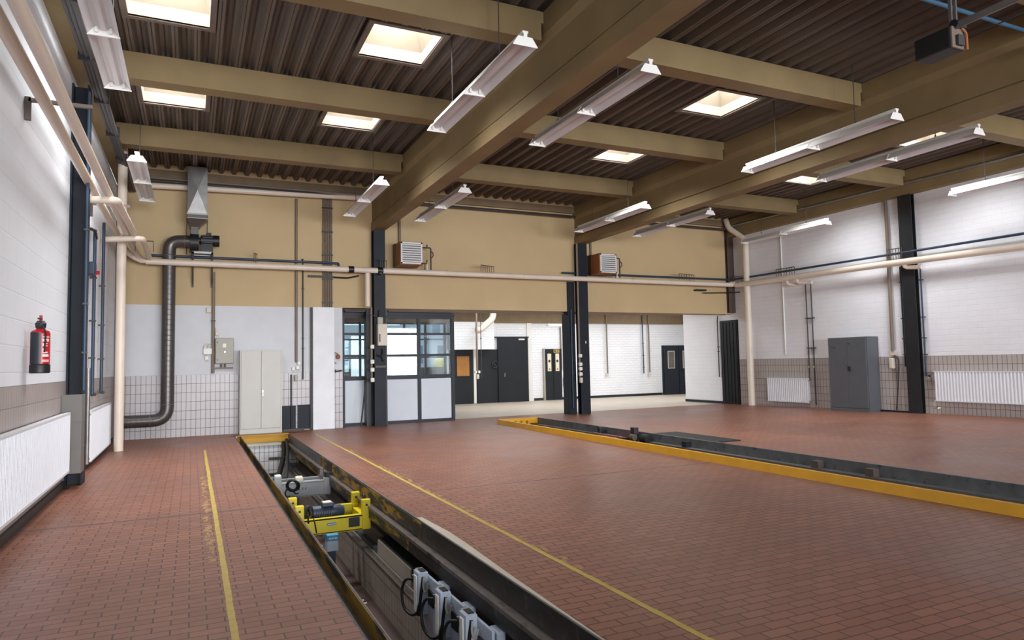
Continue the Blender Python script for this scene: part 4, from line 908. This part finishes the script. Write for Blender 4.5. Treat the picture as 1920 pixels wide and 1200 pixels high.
MB().box(14.3, 15.9, 39.96, 40.01, 1.2, 1.7).build('side_window', 'winblue', t)
for xx in (14.6, 16.2): MB().tube([(xx, 39.98, .25), (xx, 40.2, .25)], .35, 18).build('wheel', 'rubber', t)

# ------------------------------------------------------------------ rear hall fittings
t = thing('door_2', 'dark door with an amber brown pane, at the left of the rear hall', 'door', (9.3, RY, 0), kind='structure')
MB().box(8.68, 9.62, RY-.06, RY, .004, 2.03).build('frame', 'doorblack', t)
l = MB().box(8.80, 9.52, RY-.075, RY-.055, .02, 1.98).build('leaf', 'doorblack', t)
MB().box(8.97, 9.46, RY-.082, RY-.074, 1.05, 1.79).build('pane', 'orange', l, label='amber brown pane')
MB().box(9.64, 9.74, RY-.08, RY-.01, .02, 2.03).build('jamb', 'white', t)
t = thing('door_3', 'tall charcoal sliding fire door in the rear hall', 'door', (10.9, RY, 0), kind='structure')
MB().box(9.76, 10.66, RY-.10, RY-.02, .01, 2.03).build('leaf', 'doorblack', t)
l = MB().box(10.62, 11.90, RY-.16, RY-.08, .01, 2.47).build('leaf', 'doorblack', t)
MB().box(10.86, 10.90, RY-.175, RY-.158, .98, 1.12).build('handle', 'chrome', l)
MB().box(11.5, 11.75, RY-.168, RY-.158, 2.38, 2.44).build('sign_plate', 'white', l, label='small white sign plate')
lt = MB()
for k in range(8): lt.box(11.515+k*.028, 11.53+k*.028, RY-.171, RY-.167, 2.395, 2.425)
lt.build('lettering', 'boxgrey', l)
MB().box(9.75, 11.95, RY-.14, RY-.06, 2.47, 2.52).build('track', 'doorblack', t)
MB().ring((10.5, RY-.115, 1.45), (0, 1, 0), .12, .03, 30, 8).tube([(10.5, RY-.13, 1.45), (10.5, RY-.1, 1.45)], .05, 14).build('ring_handle', 'black', t, smooth=True)
t = thing('door_4', 'narrow black double door with two cream signs, under a yellow sign', 'door', (13.0, RY, 0), kind='structure')
MB().box(12.60, 12.66, RY-.12, RY, .004, 2.05).build('jamb', 'boxgrey', t)
for a, b, lab in ((12.67, 13.03, 0), (13.05, 13.42, 1)):
    l = MB().bbox(a, b, RY-.10, RY-.05, .012, 2.03, .006).build('leaf', 'doorblack', t)
    c = a+.11 if not lab else a+.09
    s = MB().box(c, c+.165, RY-.106, RY-.099, 1.15, 1.84).build('sign', 'paper', l, label='tall cream sign with small pictograms')
    MB().lathe((c+.08, RY-.108, 1.50), [(.02, 0), (.045, .03), (.045, .07), (.02, .1)], 10).build('pictogram', 'motorblue', s)
    MB().box(c+.055, c+.11, RY-.109, RY-.104, 1.19, 1.26).build('pictogram', 'heater', s)
s = MB().box(13.06, 13.32, RY-.108, RY-.099, 1.88, 2.0).build('exit_sign', 'line', t, label='small yellow sign with dark marks')
MB().box(13.09, 13.15, RY-.111, RY-.107, 1.91, 1.97).box(13.2, 13.3, RY-.111, RY-.107, 1.93, 1.96).build('pictogram', 'black', s)
t = thing('fire_point', 'red fire sign with a red extinguisher below, left of the free column', 'fire point', (13.65, RY-.05, 1.3))
s = MB().box(13.54, 13.72, RY-.012, RY, 1.88, 2.08).build('sign', 'red', t)
MB().box(13.60, 13.66, RY-.016, RY-.011, 1.94, 2.02).build('pictogram', 'white', s)
MB().lathe((13.66, RY-.10, 1.28), [(.07, 0), (.085, .02), (.085, .36), (.05, .43), (.02, .47)], 16).build('cylinder', 'red', t, smooth=True)
MB().box(13.62, 13.70, RY-.19, RY-.18, 1.42, 1.58).build('label_plate', 'paper', t)
pipe('cable_conduit', [(13.42, RY-.05, 2.9), (13.44, RY-.05, 1.2)], .03, 'boxcream' if False else 'conduit', 'conduit running down beside the narrow black double door', 'conduit')
pipe('hose_pipe', [(13.6, RY-.06, 1.0), (13.5, RY-.06, .9), (13.5, RY-.06, .5), (13.65, RY-.06, .35)], .012, 'dconduit', 'thin hose hanging below the red extinguisher', 'hose', bend=.2)
t = thing('door_5', 'charcoal double door with small panes at the right end of the rear hall', 'door', (19.3, RY, 0), kind='structure')
MB().box(18.42, 20.2, RY-.05, RY, .004, 2.13).build('frame', 'doorframe', t)
for a, b in ((18.48, 19.25), (19.29, 20.1)):
    l = MB().bbox(a, b, RY-.09, RY-.045, .02, 2.08, .006).build('leaf', 'doorframe', t)
    p = MB().box(a+.20, a+.57, RY-.095, RY-.088, 1.13, 1.89).build('pane_frame', 'paper', l)
    MB().box(a+.23, a+.54, RY-.099, RY-.094, 1.16, 1.86).build('pane', 'galv', l)
    if a > 19: MB().tube([(a+.03, RY-.09, 1.05), (a+.03, RY-.13, 1.05), (a+.14, RY-.13, 1.05)], .012, 8).build('handle', 'black', l)
for xx, z0, m_, lab in ((15.57, 1.0, 'conduit', 'leftmost of three conduits dropping down the far white wall'), (17.38, .95, 'bluepipe', 'middle blue pipe of the three dropping down the far white wall'), (17.69, 1.0, 'conduit', 'rightmost of three conduits dropping down the far white wall')):
    t = pipe('cable_conduit', [(xx, RY-.12, 3.9), (xx, RY-.12, z0)], .03 if m_ == 'conduit' else .024, m_, lab, 'conduit', group='conduits on the far white wall')
    if m_ == 'conduit': MB().bbox(xx-.04, xx+.05, RY-.14, RY, z0-.12, z0, .012).build('socket', 'boxcream', t)
    else:
        for zz in (2.2, 1.7, 1.2): MB().box(xx-.035, xx+.035, RY-.16, RY-.09, zz, zz+.02).build('clip', 'dconduit', t)
t = thing('vent_pipe', 'white elbow vent pipe under the lintel in the rear hall', 'pipe', (10.1, 23.0, 2.8))
MB().tube([(9.98, 22.9, 3.9), (9.98, 22.9, 3.15), (9.45, 22.9, 2.72), (9.3, 22.9, 2.72)], .12, 18, bend=.15).build('run', 'boxcream', t, smooth=True)
t = pipe('cable_conduit', [(9.2, 22.6, 3.9), (9.2, 22.6, 1.2)], .035, 'conduit', 'conduit with sockets in front of the charcoal sliding door', 'conduit')
for a in (-.10, .03): MB().bbox(9.2+a, 9.27+a, 22.55, 22.65, 1.16, 1.25, .01).build('socket', 'white', t)
MB().bbox(9.15, 9.25, 22.52, 22.62, .96, 1.12, .02).build('plug', 'boxcream', t)
pipe('cable_conduit', [(9.36, 22.6, 3.9), (9.36, 22.6, 1.0)], .014, 'dconduit', 'thin dark conduit in front of the charcoal sliding door', 'conduit', clips=[(9.36, 22.6, 2.4), (9.36, 22.6, 1.9)])
t = thing('ceiling_lamp', 'narrow white strip lamp at the ceiling of the rear hall', 'lamp', (12.6, 22.5, 3.0))
MB().box(12.0, 13.0, 22.4, 22.6, 2.86, 2.93).build('housing', 'lamp', t)
for a in (12.2, 12.8): MB().tube([(a, 22.5, 2.93), (a, 22.5, 3.95)], .008, 6).build('hanger_rod', 'dconduit', t)

# dark door in the right wall beyond the downpipe
t = thing('door_6', 'tall black door in the right wall at the far corner', 'door', (16, 17.3, 0), kind='structure')
MB().box(XR-.03, XR+.1, 16.92, 17.70, fz(16, 17), 2.76).build('leaf', 'doorblack', t)
l = MB()
for k in range(5): l.box(XR-.045, XR-.03, 16.96+k*.15, 17.06+k*.15, .1, 2.7)
l.build('panel_ribs', 'doorblack', t)
t = pipe('cable_conduit', [(15.93, 17.75, 2.93), (15.95, 17.80, 2.75), (15.95, 17.80, .9)], .02, 'dconduit', 'dark conduit with a bend beside the black corner door', 'conduit', bend=.06, clips=[(15.95, 17.8, 1.9), (15.95, 17.8, 1.75)])

# ------------------------------------------------------------------ right wall equipment
def radiator_x(name, lab, xw, xf, y0, y1, z0, z1, ribs, side, depth=.012):
    """panel radiator on a wall facing +x or -x; xf is its front"""
    t = thing(name, lab, 'radiator', (xf, (y0+y1)/2, z0), 'white panel radiators')
    s = 1 if xf > xw else -1; p = []
    n = ribs; dy = (y1-y0)/n
    for k in range(n):
        a = y0+k*dy; p += [(xf-s*depth, a), (xf-s*depth, a+dy*.25), (xf, a+dy*.5), (xf, a+dy*.75)]
    p += [(xf-s*depth, y1)]
    prof = p+[(xf-s*.05, y1), (xf-s*.05, y0)]
    MB().prism(prof if s < 0 else prof[::-1], 'z', z0+.02, z1-.02).build('panel', 'rad', t)
    MB().box(min(xf-s*.0, xf-s*.05), max(xf, xf-s*.05), y0-.004, y1+.004, z1-.025, z1).box(min(xf, xf-s*.05), max(xf, xf-s*.05), y0-.004, y1+.004, z0, z0+.025).build('edge_strip', 'rad', t)
    MB().box(min(xw+s*.02, xf-s*.055), max(xw+s*.02, xf-s*.055), y0+.01, y1-.01, z0+.03, z1-.012).build('convector', 'rad', t)
    for yy in (y0+.15, y1-.15): MB().box(min(xw, xf-s*.05), max(xw, xf-s*.05), yy-.02, yy+.02, z0+.05, z1-.08).build('wall_bracket', 'rad', t)
    yv = y0-.03 if side < 0 else y1+.03
    MB().tube([(xf-s*.03, yv+(.03 if side < 0 else -.03), z1-.06), (xf-s*.03, yv-(.03 if side < 0 else -.03), z1-.06)], .018, 10).build('valve', 'chrome', t)
    MB().tube([(xf-s*.03, yv, z0+.05), (xf-s*.03, yv+(.03 if side < 0 else -.03), z0+.05)], .016, 10).build('valve', 'chrome', t)
    return t
radiator_x('radiator', 'white radiator on the right wall between the downpipe and the slate locker', XR, 15.88, 14.13, 15.66, .20, .905, 22, -1)
radiator_x('radiator', 'long white radiator at the right picture edge', XR, 15.88, 6.3, 10.46, .41, 1.115, 58, 1)
radiator_x('radiator', 'long white radiator at the lower left picture edge', XL, -1.38, 5.2, 10.28, .235, .985, 100, 1, .035)
radiator_x('radiator', 'white radiator behind the dark left column', XL, -1.38, 12.35, 15.2, .11, .895, 58, -1, .03)

# slate locker against the right wall
ly0, ly1, lx0, lz0, lz1 = 11.95, 13.12, 15.55, fz(15.6, 12.5)-.01, 2.0
t = thing('steel_locker', 'slate grey two-door steel locker against the right wall', 'locker', (15.77, 12.53, lz0))
MB().box(lx0+.02, XR-.004, ly0, ly1, lz0, lz1).build('body', 'cab_dark', t)
ym = (ly0+ly1)/2
for a, b, s in ((ly0+.02, ym-.003, 0), (ym+.003, ly1-.02, 1)):
    d = MB().bbox(lx0, lx0+.022, a, b, lz0+.10, lz1-.02, .006).build('door', 'cab_dark', t)
    if s: MB().tube([(lx0+.001, a+.03, 1.33), (lx0-.015, a+.03, 1.33)], .02, 12).build('lock', 'chrome', d)
    else:
        MB().bbox(lx0-.03, lx0+.001, b-.10, b-.03, 1.13, 1.24, .01).build('handle', 'black', d)
        MB().tube([(lx0+.001, b-.06, 1.83), (lx0-.006, b-.06, 1.83)], .018, 10).build('lock', 'black', d)
for yy, zz in ((12.98, 1.75), (12.90, 1.73)): MB().tube([(lx0+.001, yy, zz), (lx0-.004, yy, zz)], .015, 10).build('hole', 'black', t)
MB().box(lx0+.004, lx0+.022, ly0+.01, ly1-.01, lz0+.01, lz0+.09).build('plinth', 'cab_dark', t)

t = pipe('cable_conduit', [(15.95, 11.50, 5.55), (15.95, 11.52, 1.62)], .04, 'conduit', 'grey-brown cable duct down the right wall beside the dark column', 'conduit')
t = thing('socket_group', 'cream plug with a hanging cable on the tiles between slate locker and column', 'socket', (15.93, 11.5, 1.2))
MB().bbox(15.93, XR, 11.42, 11.60, 1.50, 1.62, .015).build('socket', 'boxcream', t)
MB().bbox(15.88, XR, 11.49, 11.60, 1.17, 1.44, .02).build('plug', 'boxcream', t)
MB().tube([(15.94, 11.48, 1.5), (15.93, 11.36, 1.42), (15.94, 11.40, .9), (15.95, 11.48, .3), (15.95, 11.5, .14)], .018, 8, bend=.15).build('cable', 'dconduit', t, smooth=True)
pipe('cable_conduit', [(15.975, 14.97, 5.2), (15.975, 14.97, 1.60)], .02, 'white', 'white conduit down the right wall left of the two thin pipes', 'conduit')
t = thing('riser_pipes', 'pair of thin grey pipes down to the radiator left of the slate locker', 'pipe', (15.95, 14.0, .2))
for yy, ze in ((14.11, .85), (13.93, .15)):
    MB().tube([(15.95, yy, 3.62), (15.95, yy, ze)], .016, 8).build('run', 'dconduit', t, smooth=True)
    MB().tube([(15.95, yy, 1.2), (15.95, yy, 1.25)], .025, 8).build('joint', 'chrome', t, smooth=True)
for zz in (2.6, 1.75): MB().box(15.93, XR, 13.88, 14.16, zz, zz+.025).build('clip', 'dconduit', t)
t = thing('riser_pipes', 'thin dark pipes on both sides of the dark right column', 'pipe', (15.93, 11, 1.2))
MB().tube([(15.94, 11.20, 3.7), (15.94, 11.20, 1.22)], .018, 8).tube([(15.94, 10.68, 3.6), (15.94, 10.68, 1.0)], .018, 8).build('run', 'bluepipe', t, smooth=True)
for zz in (3.3, 2.4, 1.9, 1.5): MB().box(15.92, XR, 11.17, 11.24, zz, zz+.025).box(15.92, XR, 10.65, 10.72, zz, zz+.025).build('clip', 'dconduit', t)
t = thing('radiator_valve', 'radiator valve with a black grip between column and long right radiator', 'valve', (15.9, 10.6, 1.0))
MB().tube([(15.94, 10.64, 1.02), (15.94, 10.56, 1.02)], .03, 12).build('body', 'chrome', t, smooth=True)
MB().tube([(15.92, 10.60, 1.0), (15.80, 10.46, 1.0)], .022, 12).build('grip', 'black', t, smooth=True)
t = thing('service_valve', 'small pale valve low on the right wall tiles beside the column', 'valve', (15.95, 10.45, .2))
MB().tube([(XR, 10.42, .25), (15.93, 10.42, .25), (15.90, 10.42, .22)], .02, 10).build('body', 'boxcream', t, smooth=True)

# ------------------------------------------------------------------ left wall equipment
t = thing('fire_extinguisher', 'red and black fire extinguisher hanging on the left wall', 'fire extinguisher', (-1.385, 8.28, 1.49))
c = (-1.385, 8.28, 1.49)
MB().lathe(c, [(.07, .09), (.085, .095), (.085, .40), (.075, .425), (.04, .445), (.03, .46)], 28).build('cylinder', 'red', t, smooth=True, label='red cylinder')
MB().lathe(c, [(.08, 0), (.09, .008), (.09, .075), (.086, .09)], 28).build('foot_ring', 'black', t, smooth=True)
def arcsheet(a0, a1, R, z0, z1, n=14):
    vs = []; 
    for k in range(n+1):
        a = a0+(a1-a0)*k/n
        for z in (z0, z1): vs.append((c[0]+R*math.cos(a), c[1]+R*math.sin(a), c[2]+z))
    for k in range(n+1):
        a = a0+(a1-a0)*k/n
        for z in (z0, z1): vs.append((c[0]+(R-.003)*math.cos(a), c[1]+(R-.003)*math.sin(a), c[2]+z))
    m = 2*(n+1); fs = []
    for k in range(n): fs += [(2*k, 2*k+2, 2*k+3, 2*k+1), (m+2*k, m+2*k+1, m+2*k+3, m+2*k+2), (2*k+1, 2*k+3, m+2*k+3, m+2*k+1), (2*k, m+2*k, m+2*k+2, 2*k+2)]
    fs += [(0, 1, m+1, m), (2*n, m+2*n, m+2*n+1, 2*n+1)]
    return MB().add(vs, fs)
va = math.atan2(-8.28, 1.385)   # towards the middle of the hall
arcsheet(va-1.25, va+.08, .089, .095, .41).build('sleeve', 'ext_black', t, smooth=True, label='dark blue-black sleeve')
lb = arcsheet(va+.1, va+1.2, .087, .10, .40).build('label_sheet', 'red', t, smooth=True)
w_ = MB()
for z0, z1, a0, a1 in ((.36, .368, .3, .9), (.33, .345, .28, .85), (.318, .345, .28, .36), (.318, .345, .75, .85), (.27, .30, .3, .38), (.27, .278, .3, .7), (.292, .30, .3, .7), (.20, .25, .3, .42), (.20, .215, .42, .7), (.165, .19, .3, .85), (.125, .135, .26, .9), (.115, .12, .26, .9)):
    q = arcsheet(va+a0-.08, va+a1+.08, .0885, z0, z1, 5); w_.add(q.v, q.f)
w_.build('lettering', 'white', lb, label='white lettering and pictograms')
MB().lathe(c, [(.03, .44), (.045, .46), (.05, .50), (.03, .53)], 18).build('valve_body', 'ext_black', t, smooth=True)
MB().box(c[0]-.015, c[0]+.015, c[1]-.09, c[1]+.05, 1.99, 2.005).box(c[0]-.012, c[0]+.012, c[1]-.10, c[1]+.03, 2.03, 2.045).build('lever', 'black', t)
MB().tube([(c[0], c[1], 2.0), (c[0], c[1], 2.075)], .014, 10).build('knob', 'red', t)
MB().tube([(c[0]+.02, c[1]-.05, 1.97), (c[0]+.06, c[1]-.085, 1.9), (c[0]+.05, c[1]-.085, 1.7)], .008, 8, bend=.03).build('hose', 'rubber', t)

tag(MB().bbox(XL+.0, -1.27, 10.36, 10.66, .20, 1.20, .008).box(XL, -1.265, 10.355, 10.66, .86, .866).box(XL, -1.265, 10.355, 10.66, .53, .536).build('steel_casing', 'casing'), 'grey-brown sheet casing at the foot of the dark left column', 'casing')
t = thing('riser_pipes', 'two dark pipes down the left wall behind the dark column, ending in valves', 'pipe', (-1.45, 13.5, 1.1))
for yy, zt_, m_ in ((12.85, 3.80, 'bluepipe'), (14.05, 4.15, 'bluepipe')):
    MB().tube([(-1.44, yy, zt_), (-1.44, yy, 1.13)], .026, 10).build('run', m_, t, smooth=True)
    MB().tube([(-1.44, yy, 1.13), (-1.44, yy+.3, 1.12)], .03, 10).build('valve', 'black', t, smooth=True)
    for zz in (3.0, 2.3, 1.7): MB().box(XL, -1.405, yy-.035, yy+.035, zz, zz+.025).build('clip', 'dconduit', t)
pipe('cable_conduit', [(-1.42, 12.2, 1.55), (-1.42, 12.2, .1)], .03, 'galv', 'grey conduit down to the floor beside the dark left column', 'conduit')
t = thing('isolator_switch', 'blue-grey isolator with a red knob on a pipe of the left wall', 'switch', (-1.42, 12.7, 3.0))
MB().bbox(XL, -1.40, 12.55, 12.80, 3.02, 3.24, .03).build('housing', 'bluepipe', t)
MB().tube([(-1.40, 12.72, 3.08), (-1.35, 12.72, 3.08)], .03, 12).build('knob', 'red', t)
pipe('gas_pipe', [(-1.29, 10.66, 5.3), (-1.29, 10.66, 1.25)], .02, 'bluepipe', 'thin blue pipe running down the dark left column', 'pipe', clips=[(-1.29, 10.66, 2.4), (-1.29, 10.66, 1.75), (-1.29, 10.66, 3.4)])
t = thing('shutoff_valve', 'small black valve with a loop hose at the top of the left wall pipes', 'valve', (-1.44, 12.8, 3.7))
MB().tube([(-1.44, 12.85, 3.78), (-1.40, 12.55, 3.72), (-1.44, 12.35, 3.72)], .025, 8, bend=.1).tube([(-1.4, 12.7, 3.72), (-1.38, 12.6, 3.58), (-1.4, 12.45, 3.70)], .012, 8, bend=.08).build('body', 'black', t, smooth=True)

# ------------------------------------------------------------------ gate opener at the roof, upper right
t = thing('gate_opener', 'black gate opener motor hanging under the roof at the upper right', 'motor', (7.2, 4.45, 4.62))
MB().bbox(7.08, 7.32, 4.29, 4.67, 4.675, 4.90, .012).build('housing', 'black', t)
MB().bbox(7.085, 7.315, 4.262, 4.292, 4.67, 4.895, .01).build('end_plate', 'trimbrown', t)
MB().bbox(7.13, 7.23, 4.225, 4.265, 4.69, 4.80, .008).build('gear_cover', 'dconduit', t)
MB().tube([(7.28, 4.24, 4.66), (7.28, 4.24, 4.84), (7.22, 4.26, 4.9)], .014, 8, bend=.03).build('cable', 'heater', t)
MB().tube([(7.12, 4.27, 4.92), (7.28, 4.27, 4.92)], .045, 14).build('sprocket', 'black', t)
for xx in (7.15, 7.23): MB().box(xx, xx+.022, 4.30, 4.33, 4.9, 5.64).build('hanger_bar', 'galv', t)
MB().box(7.17, 7.21, YF, 4.28, 4.90, 4.95).box(7.13, 7.15, YF, 4.28, 4.86, 4.93).build('guide_rail', 'galv', t)
MB().tube([(7.30, YF, 4.80), (7.30, 4.3, 4.80)], .008, 6).build('chain', 'dconduit', t)
pipe('air_pipe', [(4.5, 4.75, 5.48), (15.6, 4.70, 5.48)], .025, 'skyblue', 'light blue pipe under the roof at the upper right', 'pipe')
